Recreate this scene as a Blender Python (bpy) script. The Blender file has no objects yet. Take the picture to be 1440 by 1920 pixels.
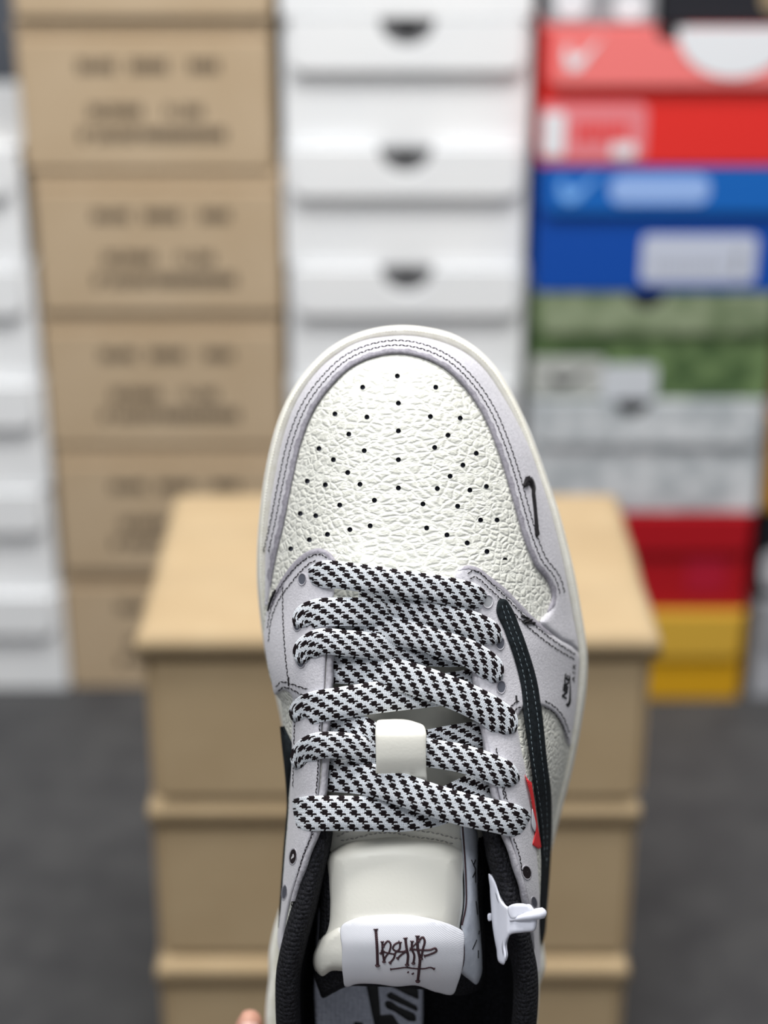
import bpy, bmesh, math, random
import numpy as np
from mathutils import Vector, Matrix
from mathutils.geometry import delaunay_2d_cdt
random.seed(7); rng = np.random.default_rng(5)
S = bpy.context.scene
COL = S.collection

# ------------------------------------------------------------------ camera
F = 3272.0                      # focal length in pixels for a 1440 x 1920 frame
PITCH = math.atan(3272.0 / 7433.0)
CAM_H = 0.92
camd = bpy.data.cameras.new('camera'); cam = bpy.data.objects.new('camera', camd); COL.objects.link(cam)
camd.sensor_fit = 'VERTICAL'; camd.sensor_height = 36.0; camd.lens = 36.0 * F / 1920.0
cam.location = (0, 0, CAM_H); cam.rotation_euler = (math.pi / 2 - PITCH, 0, 0)
camd.clip_start = 0.02; camd.clip_end = 50
camd.dof.use_dof = True; camd.dof.focus_distance = 0.582; camd.dof.aperture_fstop = camd.lens / 12.5
S.camera = cam

# ------------------------------------------------------------------ world, lamps, exposure
w = bpy.data.worlds.new('room_light'); S.world = w; w.use_nodes = True
w.node_tree.nodes['Background'].inputs[0].default_value = (0.93, 0.96, 1.0, 1)
w.node_tree.nodes['Background'].inputs[1].default_value = 0.33

def area_lamp(name, loc, target, size, size_y, power, col=(1, 1, 1)):
    d = bpy.data.lights.new(name, 'AREA'); d.shape = 'RECTANGLE'; d.size = size; d.size_y = size_y
    d.energy = power; d.color = col
    o = bpy.data.objects.new(name, d); COL.objects.link(o); o.location = loc
    o.rotation_euler = (Vector(target) - Vector(loc)).to_track_quat('-Z', 'Y').to_euler()
    return o
area_lamp('ceiling_lamp', (0.1, 0.75, 2.3), (0.05, 1.15, 0.6), 1.6, 0.5, 48, (1.0, 0.985, 0.96))
area_lamp('ceiling_lamp', (-0.5, -0.35, 2.4), (0, 0.9, 0.6), 1.2, 0.5, 24, (0.97, 0.985, 1.0))
S.view_settings.view_transform = 'Standard'; S.view_settings.look = 'None'
S.view_settings.exposure = 0.0; S.view_settings.gamma = 1.0; S.view_settings.use_curve_mapping = False

# ------------------------------------------------------------------ materials
def lin(c):
    return tuple(((v / 255) / 12.92 if v / 255 <= 0.04045 else ((v / 255 + 0.055) / 1.055) ** 2.4) for v in c) + (1,)

def mat(name, rgb, rough=0.6, rgb2=None, nscale=40, bump=0, bscale=200, bkind='noise', spec=0.4, sheen=0, stretch=(1, 1, 1),
        bdist=0.001, contrast=(0.35, 0.65), metal=0, coat=0):
    m = bpy.data.materials.new(name); m.use_nodes = True
    nt = m.node_tree; N = nt.nodes; K = nt.links
    b = N['Principled BSDF']
    b.inputs['Base Color'].default_value = lin(rgb); b.inputs['Roughness'].default_value = rough
    b.inputs['Specular IOR Level'].default_value = spec; b.inputs['Metallic'].default_value = metal
    if sheen:
        b.inputs['Sheen Weight'].default_value = sheen
    if coat:
        b.inputs['Coat Weight'].default_value = coat
    tc = N.new('ShaderNodeTexCoord'); mp = N.new('ShaderNodeMapping'); mp.inputs['Scale'].default_value = stretch
    K.new(tc.outputs['Object'], mp.inputs['Vector'])
    if rgb2:
        n = N.new('ShaderNodeTexNoise'); n.inputs['Scale'].default_value = nscale; n.inputs['Detail'].default_value = 6
        K.new(mp.outputs[0], n.inputs['Vector'])
        r = N.new('ShaderNodeValToRGB'); r.color_ramp.elements[0].position, r.color_ramp.elements[1].position = contrast
        r.color_ramp.elements[0].color = lin(rgb2); r.color_ramp.elements[1].color = lin(rgb)
        K.new(n.outputs['Fac'], r.inputs['Fac']); K.new(r.outputs[0], b.inputs['Base Color'])
    if bump:
        bp = N.new('ShaderNodeBump'); bp.inputs['Strength'].default_value = bump; bp.inputs['Distance'].default_value = bdist
        if bkind == 'noise':
            t = N.new('ShaderNodeTexNoise'); t.inputs['Scale'].default_value = bscale; t.inputs['Detail'].default_value = 5
            K.new(mp.outputs[0], t.inputs['Vector']); K.new(t.outputs['Fac'], bp.inputs['Height'])
        elif bkind == 'pebble':
            # warp the coordinates a little, then raised cells between creases
            nz = N.new('ShaderNodeTexNoise'); nz.inputs['Scale'].default_value = bscale * 0.45; nz.inputs['Detail'].default_value = 3
            K.new(mp.outputs[0], nz.inputs['Vector'])
            mx = N.new('ShaderNodeVectorMath'); mx.operation = 'MULTIPLY_ADD'
            mx.inputs[1].default_value = (0.8 / bscale,) * 3
            K.new(nz.outputs['Color'], mx.inputs[0]); K.new(mp.outputs[0], mx.inputs[2])
            hs = []
            for sc, wt, up in ((1, 1.0, 0.30), (2.1, 0.22, 0.34)):
                v = N.new('ShaderNodeTexVoronoi'); v.feature = 'DISTANCE_TO_EDGE'; v.inputs['Scale'].default_value = bscale * sc
                K.new(mx.outputs[0], v.inputs['Vector'])
                mr = N.new('ShaderNodeMapRange'); mr.inputs[1].default_value = 0; mr.inputs[2].default_value = up
                mr.inputs[3].default_value = 0; mr.inputs[4].default_value = wt
                mr.interpolation_type = 'SMOOTHSTEP'
                K.new(v.outputs['Distance'], mr.inputs[0]); hs.append(mr)
            cr = N.new('ShaderNodeValToRGB'); cr.color_ramp.elements[0].position = 0.0; cr.color_ramp.elements[1].position = 0.8
            cr.color_ramp.elements[0].color = lin((224, 224, 216)); cr.color_ramp.elements[1].color = lin(rgb)
            K.new(hs[0].outputs[0], cr.inputs['Fac']); K.new(cr.outputs[0], b.inputs['Base Color'])
            ad = N.new('ShaderNodeMath'); ad.operation = 'ADD'
            K.new(hs[0].outputs[0], ad.inputs[0]); K.new(hs[1].outputs[0], ad.inputs[1])
            K.new(ad.outputs[0], bp.inputs['Height'])
        elif bkind == 'knit':
            v = N.new('ShaderNodeTexVoronoi'); v.inputs['Scale'].default_value = bscale; v.inputs['Randomness'].default_value = 0.45
            K.new(mp.outputs[0], v.inputs['Vector'])
            iv = N.new('ShaderNodeMath'); iv.operation = 'SUBTRACT'; iv.inputs[0].default_value = 1
            K.new(v.outputs['Distance'], iv.inputs[1]); K.new(iv.outputs[0], bp.inputs['Height'])
        elif bkind == 'twill':
            v = N.new('ShaderNodeTexWave'); v.bands_direction = 'DIAGONAL'; v.inputs['Scale'].default_value = bscale
            v.inputs['Distortion'].default_value = 1.5
            K.new(mp.outputs[0], v.inputs['Vector']); K.new(v.outputs['Fac'], bp.inputs['Height'])
        K.new(bp.outputs[0], b.inputs['Normal'])
    return m

M = dict(
    leather=mat('tumbled_leather', (209, 209, 200), 0.5, (202, 202, 192), 60, 0.45, 340, 'pebble', stretch=(0.72, 1.25, 1), bdist=0.0007),
    smooth=mat('smooth_leather', (236, 234, 224), 0.42, None, 40, 0.12, 900, 'noise', bdist=0.0004),
    suede=mat('grey_suede', (201, 199, 205), 0.9, (188, 186, 192), 900, 0.5, 1500, 'noise', spec=0.15, sheen=0.25, bdist=0.0004),
    edge=mat('raw_suede_edge', (190, 188, 194), 0.9, (165, 162, 168), 700, 0.5, 1200, 'noise', spec=0.1, bdist=0.0004),
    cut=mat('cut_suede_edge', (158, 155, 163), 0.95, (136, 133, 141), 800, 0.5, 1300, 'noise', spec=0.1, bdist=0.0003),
    rubber=mat('cream_rubber', (240, 238, 228), 0.5, (232, 229, 216), 300, 0.15, 600, 'noise', bdist=0.0003),
    black=mat('black_suede', (30, 36, 40), 0.85, (18, 22, 25), 500, 0.5, 1500, 'noise', spec=0.15, bdist=0.0003),
    knit=mat('black_knit', (40, 40, 46), 0.9, (9, 9, 11), 1500, 1.0, 620, 'knit', spec=0.25, bdist=0.0010),
    dark=mat('dark_hole', (84, 86, 96), 0.8), thread=mat('black_thread', (22, 18, 22), 0.7),
    gthread=mat('grey_thread', (172, 170, 165), 0.6), bthread=mat('slate_thread', (125, 138, 145), 0.6),
    brown=mat('dark_brown_thread', (58, 36, 42), 0.7),
    lacew=mat('white_lace_yarn', (238, 241, 245), 0.75, (226, 230, 236), 2500, 0.5, 4000, 'noise', spec=0.2, bdist=0.0002),
    laceb=mat('black_lace_yarn', (40, 30, 34), 0.8, (24, 17, 20), 2500, 0.5, 4000, 'noise', spec=0.2, bdist=0.0002),
    satin=mat('white_satin', (226, 227, 234), 0.38, None, 40, 0.25, 900, 'twill', bdist=0.0002),
    flange=mat('pale_blue_grey_fabric', (212, 217, 228), 0.6, (200, 206, 218), 300, 0.3, 900, 'noise', bdist=0.0003),
    red=mat('red_ribbon', (226, 52, 56), 0.6, None, 40, 0.4, 700, 'twill', bdist=0.0002),
    clip=mat('white_plastic', (226, 228, 240), 0.32, spec=0.5),
    insole=mat('grey_footbed_mesh', (206, 209, 224), 0.8, (186, 190, 206), 700, 0.8, 620, 'knit', bdist=0.0006),
    print=mat('black_print', (16, 17, 20), 0.5),
    kraft=mat('kraft_card', (190, 169, 141), 0.85, (184, 162, 133), 14, 0.15, 90, 'noise', spec=0.2),
    kraft2=mat('kraft_card_front', (190, 167, 132), 0.8, (183, 159, 124), 14, 0.15, 60, 'noise', spec=0.25),
    ink=mat('brown_black_ink', (52, 44, 34), 0.8),
    white=mat('white_card', (238, 239, 240), 0.6, (232, 234, 236), 10, 0.1, 60, 'noise'),
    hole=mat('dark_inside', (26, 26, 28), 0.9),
    redc=mat('red_card', (224, 44, 38), 0.55), redl=mat('light_red_card', (238, 122, 120), 0.5), crimson=mat('crimson_card', (172, 8, 24), 0.55),
    blue=mat('blue_card', (0, 72, 166), 0.55), bluel=mat('mid_blue_card', (14, 98, 184), 0.5), sky=mat('sky_blue_print', (120, 176, 240), 0.5),
    green=mat('green_camo_card', (108, 132, 86), 0.6, (70, 94, 56), 38, contrast=(0.42, 0.58)),
    greenl=mat('pale_green_camo_card', (142, 154, 124), 0.6, (108, 124, 92), 30, contrast=(0.42, 0.58)),
    wgrey=mat('white_grey_pattern_card', (214, 217, 220), 0.6, (176, 182, 186), 40, contrast=(0.4, 0.6)),
    yellow=mat('yellow_card', (214, 160, 22), 0.55), yellowl=mat('pale_yellow_card', (216, 172, 62), 0.55),
    orange=mat('orange_card', (206, 92, 24), 0.6), blackc=mat('black_card', (30, 31, 38), 0.55), greyc=mat('grey_card', (150, 152, 156), 0.6),
    label=mat('white_sticker', (228, 230, 234), 0.5), pinkl=mat('pink_sticker', (228, 130, 136), 0.5),
    floor=mat('dark_grey_floor', (74, 74, 75), 0.75, (62, 62, 64), 22, 0.2, 160, 'noise'),
    wall=mat('grey_wall', (92, 97, 106), 0.85, (84, 88, 96), 3),
    skin=mat('skin', (226, 178, 156), 0.5, (214, 160, 138), 60, 0.25, 500, 'noise', bdist=0.0005),
    nail=mat('nail', (232, 190, 178), 0.3),
    gold=mat('tan_print', (150, 132, 104), 0.5),
)

# ------------------------------------------------------------------ object helpers
def empty(name, label=None, cat=None, group=None, matrix=None, loc=None):
    o = bpy.data.objects.new(name, None); COL.objects.link(o); o.empty_display_size = 0.02
    if matrix is not None: o.matrix_world = matrix
    if loc is not None: o.location = loc
    tag(o, label, cat, group)
    return o
def tag(o, label=None, cat=None, group=None, kind=None):
    if label: o['label'] = label
    if cat: o['category'] = cat
    if group: o['group'] = group
    if kind: o['kind'] = kind
    return o
def mesh(name, verts, faces, mats, parent=None, smooth=False, mi=None, kind=None, label=None):
    me = bpy.data.meshes.new(name); me.from_pydata([tuple(map(float, v)) for v in verts], [], [tuple(map(int, f)) for f in faces])
    for m in (mats if isinstance(mats, (list, tuple)) else [mats]): me.materials.append(m)
    if mi is not None: me.polygons.foreach_set('material_index', mi)
    if smooth: me.polygons.foreach_set('use_smooth', [True] * len(me.polygons))
    me.update()
    o = bpy.data.objects.new(name, me); COL.objects.link(o)
    if parent is not None: o.parent = parent
    if kind: o['kind'] = kind
    if label: o['label'] = label
    return o
class MB:
    def __init__(s): s.v = []; s.f = []; s.m = []
    def add(s, v, f, m=0):
        k = len(s.v); s.v += list(v); s.f += [tuple(i + k for i in q) for q in f]; s.m += [m] * len(f)
    def box(s, a, b, m=0):
        (x0, y0, z0), (x1, y1, z1) = a, b
        s.add([(x0, y0, z0), (x1, y0, z0), (x1, y1, z0), (x0, y1, z0), (x0, y0, z1), (x1, y0, z1), (x1, y1, z1), (x0, y1, z1)],
              [(3, 2, 1, 0), (4, 5, 6, 7), (0, 1, 5, 4), (1, 2, 6, 5), (2, 3, 7, 6), (3, 0, 4, 7)], m)
    def build(s, name, mats, parent=None, **k): return mesh(name, s.v, s.f, mats, parent, mi=s.m, **k)

# ------------------------------------------------------------------ the setting
f_ = MB(); f_.box((-5, -1.2, -0.05), (5, 2.6, 0)); tag(f_.build('floor', M['floor']), kind='structure')
f_ = MB(); f_.box((-5, 2.15, 0), (5, 2.25, 2.7)); tag(f_.build('wall_back', M['wall']), kind='structure')

# ------------------------------------------------------------------ background boxes (world axes, metres)
def bevel_box(a, b, r=0.003):
    bm = bmesh.new(); bmesh.ops.create_cube(bm, size=1)
    for v in bm.verts:
        v.co = Vector([a[i] + (v.co[i] + 0.5) * (b[i] - a[i]) for i in range(3)])
    bmesh.ops.bevel(bm, geom=bm.edges[:], offset=r, segments=2, affect='EDGES')
    me = bpy.data.meshes.new('m'); bm.to_mesh(me); bm.free(); return me
def bbox(name, a, b, m, parent, r=0.003, smooth=False):
    me = bevel_box(a, b, r); me.name = name; me.materials.append(m)
    o = bpy.data.objects.new(name, me); COL.objects.link(o); o.parent = parent
    return o
def slab(name, pts, y, t, m, parent):
    """a flat outline (x, z) of thickness t standing on the front face at depth y"""
    n = len(pts)
    bm = bmesh.new(); vs = [bm.verts.new((p[0], y - t, p[1])) for p in pts]; fc = bm.faces.new(vs)
    ex = bmesh.ops.extrude_face_region(bm, geom=[fc])
    for g in ex['geom']:
        if isinstance(g, bmesh.types.BMVert): g.co.y += t
    bmesh.ops.recalc_face_normals(bm, faces=bm.faces[:])
    me = bpy.data.meshes.new(name); bm.to_mesh(me); bm.free(); me.materials.append(m)
    o = bpy.data.objects.new(name, me); COL.objects.link(o); o.parent = parent
    return o
def rrect(x0, x1, z0, z1, r, corners='1111', n=5):
    out = []
    for k, (cx, cz, a0) in enumerate(((x0 + r, z0 + r, 180), (x1 - r, z0 + r, 270), (x1 - r, z1 - r, 0), (x0 + r, z1 - r, 90))):
        if corners[k] == '1':
            out += [(cx + r * math.cos(math.radians(a0 + 90 * i / n)), cz + r * math.sin(math.radians(a0 + 90 * i / n))) for i in range(n + 1)]
        else:
            out.append(((x0, z0), (x1, z0), (x1, z1), (x0, z1))[k])
    return out
def copy_tree(o, parent=None):
    c = o.copy(); COL.objects.link(c)
    if parent is not None: c.parent = parent
    for ch in o.children:
        copy_tree(ch, c)
    return c

# kraft shoe boxes seen end-on ------------------------------------------------
KW, KD, KH = 0.233, 0.345, 0.1385
def smudge_letters(mb, x0, x1, z0, z1):
    x = x0
    while x < x1 - 0.002:
        wl = 0.0045
        for kx in (0, wl * 0.7):
            if random.random() < 0.8: mb.box((x + kx, -0.0006, z0), (x + kx + 0.0022, 0, z1))
        for kz in random.sample((0, 0.45, 0.85), 2):
            zz = z0 + (z1 - z0) * kz; mb.box((x, -0.0006, zz), (x + wl, 0, min(z1, zz + 0.0024)))
        x += 0.0072
def kraft_box():
    t = empty('kraft_shoe_box')
    bbox('body', (0, 0, 0), (KW, KD, KH - 0.016), M['kraft'], t, 0.003)
    bbox('lid', (-0.002, 0.004, KH - 0.017), (KW + 0.002, KD + 0.002, KH - 0.0005), M['kraft'], t, 0.003)
    for segs, z0, z1 in ((((0.056, 0.092), (0.104, 0.142), (0.158, 0.182)), 0.091, 0.102),
                         (((0.064, 0.116), (0.134, 0.172)), 0.050, 0.061),
                         (((0.054, 0.190),), 0.028, 0.040)):
        p = MB()
        for a, b in segs: smudge_letters(p, a, b, z0, z1)
        p.build('printed_line', M['ink'], t, kind='stuff')
    return t
kb = kraft_box()
KRAFT = ['kraft shoe box at the foot of the back kraft stack, lowest of all', 'kraft shoe box second from the floor in the back kraft stack',
         'kraft shoe box third from the floor, half hidden by the front kraft stack', 'kraft shoe box with dark print, lowest one showing its whole face behind the toe',
         'kraft shoe box with dark print, second whole face from the top of the photo', 'topmost kraft shoe box, cut off by the upper edge of the photo']
for i in range(6):
    o = kb if i == 0 else copy_tree(kb)
    o.location = (-0.333 + (0.002 if i % 2 else 0) + (-0.003 if i >= 4 else 0), 1.62 + (0.004, 0, 0.002, 0.001, 0.003, 0)[i], i * KH)
    tag(o, KRAFT[i], 'shoe box', 'kraft shoe boxes in the back stack')

# plain white boxes with drop-front lids --------------------------------------
WH = 0.1155
def white_box(wd, hole=True):
    t = empty('white_shoe_box')
    bbox('body', (0, 0.004, 0), (wd, 0.345, WH - 0.004), M['white'], t, 0.002)
    bbox('lid', (-0.001, 0.004, WH - 0.0045), (wd + 0.001, 0.346, WH - 0.0005), M['white'], t, 0.0015)
    # front flap with rounded lower corners and a half-moon thumb cut
    c, r, z0, z1 = wd / 2, 0.025, WH - 0.045, WH - 0.001
    pts = rrect(0.008, wd - 0.008, z0, z1, 0.012, '1100')
    if hole:
        pts = pts[:-1] + [(c + r * math.cos(math.radians(-a)), z1 + r * 0.95 * math.sin(math.radians(-a))) for a in range(0, 181, 15)] + [pts[-1]]
    slab('flap', pts, 0.004, 0.011, M['white'], t)
    if hole:
        slab('thumb_hole_shade', [(c + 0.015 * math.cos(math.radians(-a)), z1 - 0.004 + 0.012 * math.sin(math.radians(-a))) for a in range(0, 181, 20)], 0.0026, 0.0008, M['hole'], t)  # shade inside the hole painted on: black core here, grey face below
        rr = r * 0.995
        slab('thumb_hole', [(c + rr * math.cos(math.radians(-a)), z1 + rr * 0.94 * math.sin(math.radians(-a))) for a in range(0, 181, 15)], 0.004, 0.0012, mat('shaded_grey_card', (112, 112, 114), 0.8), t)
    return t
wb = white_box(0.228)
WL = ['white box at the foot of the middle white stack, behind the front kraft boxes', 'white box second from the floor in the middle white stack',
      'white box third from the floor in the middle stack, hidden behind the sneaker toe', 'white box with half-moon thumb hole right above the sneaker toe',
      'white box with half-moon thumb hole, second above the sneaker toe', 'white box with half-moon thumb hole beside the light red lid', 'topmost white box of the middle stack, cut by the upper edge of the photo']
for i in range(7):
    o = wb if i == 0 else copy_tree(wb)
    o.location = (-0.094 + (0, 0.001, 0, 0.002, 0.0, 0.001, 0.000)[i], 1.62 + (0, 0.002, 0, 0.001, 0, 0.002, -0.006)[i], i * WH)
    tag(o, WL[i], 'shoe box', 'white shoe boxes in the middle stack')
wl = white_box(0.228, False)
WLL = ['white box on the floor at the foot of the left edge stack', 'white box second from the floor at the left edge', 'white box third from the floor at the left edge',
       'white box second from the top of the left edge stack', 'topmost white box of the stack at the left edge']
for i in range(5):
    o = wl if i == 0 else copy_tree(wl)
    o.location = (-0.335 - 0.231 + (0.003, 0, 0.002, 0, -0.003)[i], 1.618 + (0, 0.003, 0, 0.002, 0)[i], i * WH)
    tag(o, WLL[i], 'shoe box', 'white shoe boxes at the left edge')

# coloured boxes on the right ---------------------------------------------------
def colour_box(name, label, x0, x1, y, z0, z1, mb, ml, lidh=0.045, hole=None, lid_front=0.006):
    t = empty(name, label, 'shoe box', None, loc=(x0, y, z0)); wd = x1 - x0; h = z1 - z0
    bbox('body', (0, 0.004, 0), (wd, 0.34, h - 0.004), mb, t, 0.002)
    bbox('lid', (-0.001, 0.004, h - 0.0045), (wd + 0.001, 0.342, h - 0.0005), ml, t, 0.0015)
    zz0, zz1 = h - lidh, h - 0.001
    pts = rrect(0.006, wd - 0.004, zz0, zz1, 0.010, '1100')
    if hole:
        c, r = hole
        pts = pts[:-1] + [(c + r * math.cos(math.radians(-a)), zz1 + r * 0.95 * math.sin(math.radians(-a))) for a in range(0, 181, 15)] + [pts[-1]]
        rr = r * 0.995
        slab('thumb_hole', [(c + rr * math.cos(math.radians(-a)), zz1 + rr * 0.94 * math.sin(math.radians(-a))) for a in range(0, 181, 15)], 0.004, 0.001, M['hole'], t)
    slab('flap', pts, 0.004, lid_front, ml, t)
    return t
SW = [(0, .30), (.06, .12), (.17, .03), (.30, 0), (.45, .05), (1.0, .62), (.50, .30), (.33, .25), (.22, .28), (.16, .38), (.15, .50), (.06, .42)]
def swoosh_xy(x, z, wd, h): return [(x + wd * a, z + h * b / 0.62) for a, b in SW][::1]

XR0, XR1 = 0.143, 0.372
t = colour_box('yellow_shoe_box', 'yellow box with paler lid on the floor, beside the front kraft stack', XR0, XR1, 1.595, 0, 0.104, M['yellow'], M['yellowl'], 0.05)
t = colour_box('crimson_shoe_box', 'deep crimson box standing on the yellow box', XR0, XR1, 1.60, 0.104, 0.212, M['crimson'], M['crimson'], 0.04)
slab('sticker', rrect(0.165, 0.205, 0.02, 0.06, 0.003), 0.004, 0.001, mat('dull_red_sticker', (176, 20, 48), 0.5), t)
t = colour_box('patterned_shoe_box', 'white box with grey mottled pattern between green camouflage and crimson boxes', XR0, XR1 + 0.003, 1.602, 0.212, 0.333, M['wgrey'], M['wgrey'], 0.045, hole=(0.1, 0.017))
t = colour_box('green_camouflage_shoe_box', 'green camouflage box with a black checkmark label under the blue box', XR0, XR1 + 0.004, 1.604, 0.333, 0.442, M['green'], M['greenl'], 0.04, hole=(0.108, 0.017))
slab('label_sticker', rrect(0.0, 0.071, 0.004, 0.043, 0.005), 0.004, 0.0012, mat('pale_grey_sticker', (184, 186, 182), 0.6), t)
slab('checkmark', swoosh_xy(0.018, 0.014, 0.042, 0.018), 0.0026, 0.0008, M['hole'], t)
slab('barcode_sticker', rrect(0.069, 0.122, 0.001, 0.036, 0.006), 0.0027, 0.0012, mat('blue_white_sticker', (206, 210, 216), 0.5), t)
t = colour_box('blue_shoe_box', 'blue box with sky blue lid print and a long white sticker', XR0, XR1 + 0.004, 1.600, 0.442, 0.563, M['blue'], M['bluel'], 0.042, lid_front=0.007)
slab('checkmark', swoosh_xy(0.018, 0.088, 0.040, 0.030), -0.003, 0.001, M['sky'], t)
slab('lid_print', rrect(0.066, 0.158, 0.088, 0.114, 0.011), -0.003, 0.001, mat('pale_blue_print', (150, 182, 236), 0.5), t)
slab('sticker', rrect(0.100, 0.208, 0.010, 0.056, 0.006), 0.004, 0.0012, mat('pale_lilac_sticker', (196, 202, 218), 0.5), t)
p = MB()
for i in range(11): p.box((0.112 + i * 0.0062, 0.0022, 0.024), (0.115 + i * 0.0062, 0.0028, 0.030))
p.box((0.188, 0.0022, 0.018), (0.193, 0.0028, 0.042)); p.build('printed_line', M['greyc'], t, kind='stuff')
t = colour_box('red_shoe_box', 'bright red box with light red lid, white round mark and pink sticker', XR0, XR1 + 0.005, 1.598, 0.563, 0.690, M['redc'], M['redl'], 0.052, hole=(0.113, 0.014), lid_front=0.008)
slab('checkmark', swoosh_xy(0.018, 0.088, 0.034, 0.030), -0.004, 0.001, M['label'], t)
cx, r = 0.170, 0.052
slab('round_mark', [(cx + r * math.cos(math.radians(a)), 0.126 + 0.044 * math.sin(math.radians(a))) for a in range(180, 361, 12)], -0.004, 0.001, M['label'], t)
slab('sticker', rrect(0.0, 0.097, 0.006, 0.058, 0.008), 0.004, 0.0012, M['pinkl'], t)
slab('sticker_patch', rrect(0.002, 0.022, 0.010, 0.050, 0.003), 0.0028, 0.001, M['label'], t)
slab('sticker_patch', rrect(0.066, 0.088, 0.009, 0.022, 0.003), 0.0028, 0.001, M['label'], t)
p = MB()
for i in range(7): p.box((0.032 + i * 0.0072, 0.0022, 0.022 + (i % 2) * 0.004), (0.037 + i * 0.0072, 0.0028, 0.040)); 
p.build('printed_line', M['redc'], t, kind='stuff')
t = colour_box('grey_shoe_box', 'grey and white box with rounded white marks above the red box', XR0 + 0.002, 0.243, 1.60, 0.690, 0.80, M['greyc'], M['greyc'], 0.04)
slab('round_mark', rrect(0.008, 0.036, 0.006, 0.05, 0.01), 0.004, 0.001, M['label'], t)
slab('round_mark', rrect(0.06, 0.088, 0.004, 0.028, 0.01), 0.004, 0.001, M['label'], t)
t = colour_box('black_shoe_box', 'black box with tan print in the upper right corner', 0.246, 0.40, 1.596, 0.690, 0.80, M['blackc'], M['blackc'], 0.04)
slab('round_mark', rrect(0.088, 0.12, 0.012, 0.05, 0.01), 0.004, 0.001, M['gold'], t)
# the column at the right edge
zc = [0, 0.125, 0.232, 0.33, 0.40, 0.53]
t = colour_box('grey_white_shoe_box', 'grey and white box on the floor in the lower right column', 0.386, 0.61, 1.60, 0, 0.112, mat('silver_card', (176, 178, 184), 0.5), M['greyc'], 0.05)
t = colour_box('black_white_shoe_box', 'black box with a white round mark at the right edge', 0.384, 0.61, 1.61, 0.112, 0.212, M['blackc'], M['blackc'], 0.03)
slab('round_mark', rrect(0.004, 0.045, 0.012, 0.055, 0.012), 0.004, 0.001, mat('grey_round_print', (196, 196, 200), 0.5), t)
t = colour_box('golden_shoe_box', 'golden yellow box at the right edge above the black one', 0.383, 0.61, 1.605, 0.212, 0.312, mat('golden_card', (188, 134, 14), 0.6), mat('golden_lid_card', (196, 146, 30), 0.6), 0.03)
t = colour_box('orange_shoe_box', 'orange box with white sticker at the right edge', 0.387, 0.61, 1.605, 0.312, 0.402, M['orange'], M['orange'], 0.03)
slab('sticker', rrect(0.0, 0.06, 0.006, 0.045, 0.006), 0.004, 0.001, M['label'], t)
t = colour_box('dark_shoe_box', 'dark box at the right edge over the orange one', 0.387, 0.61, 1.61, 0.402, 0.50, M['blackc'], M['blackc'], 0.03)

# front stack of kraft boxes, long side to the camera ----------------------------------
def front_box(dent):
    t = empty('kraft_carton'); wd, dp, h = 0.336, 0.232, 0.1322
    bbox('body', (0.002, 0.004, 0), (wd - 0.002, dp - 0.002, h - 0.018), M['kraft2'], t, 0.006)
    # lid: a grid-topped tray so the top can sag and crease a little
    nx, ny = 56, 40; v = []; fc = []
    for j in range(ny + 1):
        for i in range(nx + 1):
            a, b = i / nx, j / ny; x, y = (-0.002 if dent else 0.0005) + a * (wd + (0.004 if dent else -0.001)), (-0.001 if dent else 0.0015) + b * (dp if dent else dp - .002)
            e = min(a * wd, (1 - a) * wd, b * dp, (1 - b) * dp); z = h - 0.006 + 0.006 * math.sqrt(max(0, 1 - (1 - min(1, e / (0.011 if dent else 0.006))) ** 2))
            if dent:
                z -= 0.0028 * math.exp(-((b - 0.42 - 0.05 * math.sin(a * 5)) / 0.09) ** 2) * (0.5 + 0.5 * math.cos(a * 6.2))
                z -= 0.0022 * math.exp(-((b - 0.74) / 0.06) ** 2)
                z -= 0.0035 * math.exp(-((a - 0.24) ** 2 * 500 + (b - 0.40) ** 2 * 180))
                z -= 0.0030 * math.exp(-((a - 0.84) ** 2 * 160 + (b - 0.30) ** 2 * 160))
            v.append((x, y, z))
    for j in range(ny):
        for i in range(nx):
            k = j * (nx + 1) + i; fc.append((k, k + 1, k + nx + 2, k + nx + 1))
    # skirt
    ring = [i for i in range(nx + 1)] + [j * (nx + 1) + nx for j in range(1, ny + 1)] + [ny * (nx + 1) + i for i in range(nx - 1, -1, -1)] + [j * (nx + 1) for j in range(ny - 1, 0, -1)]
    k0 = len(v)
    for r_ in ring: v.append((v[r_][0], v[r_][1], h - 0.0185))
    for q in range(len(ring)):
        q2 = (q + 1) % len(ring); fc.append((ring[q2], ring[q], k0 + q, k0 + q2))
    fc.append(tuple(k0 + q for q in range(len(ring)))[::-1])
    mesh('lid', v, fc, M['kraft2'], t, smooth=True)
    return t
fb = front_box(False); ft = front_box(True)
for o, i, lab in ((fb, 0, 'kraft carton lying on the floor, bottom of the front stack'), (copy_tree(fb), 1, 'kraft carton in the middle of the front stack'),
                  (ft, 2, 'kraft carton with dented lid on top of the front stack behind the sneaker')):
    o.location = (-0.162 + (0, 0.001, 0.003)[i], 0.998 + (0.0, 0.003, 0.0)[i], i * 0.1322)
    tag(o, lab, 'cardboard box', 'kraft cartons in the front stack')

# =================================================================== THE SNEAKER
# Shoe space: x right, y towards the toe, z out of the upper. It is held tilted back, facing the lens.
D0 = 0.60
Rm = Matrix.Rotation(math.pi / 2 - PITCH, 4, 'X')
BASE = np.array([0.0, -0.205, -0.105])                      # under the heel
SHOE_M = Matrix.Translation(Vector((0, 0, CAM_H))) @ Rm @ Matrix.Translation(Vector((0, 0, -D0)) + Vector(BASE))
def L(px, py, z):
    px = np.asarray(px, float); py = np.asarray(py, float); z = np.asarray(z, float)
    D = D0 - z
    return np.stack([(px - 720) * D / F - BASE[0], (960 - py) * D / F - BASE[1], z - BASE[2] + 0 * px], -1)

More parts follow.
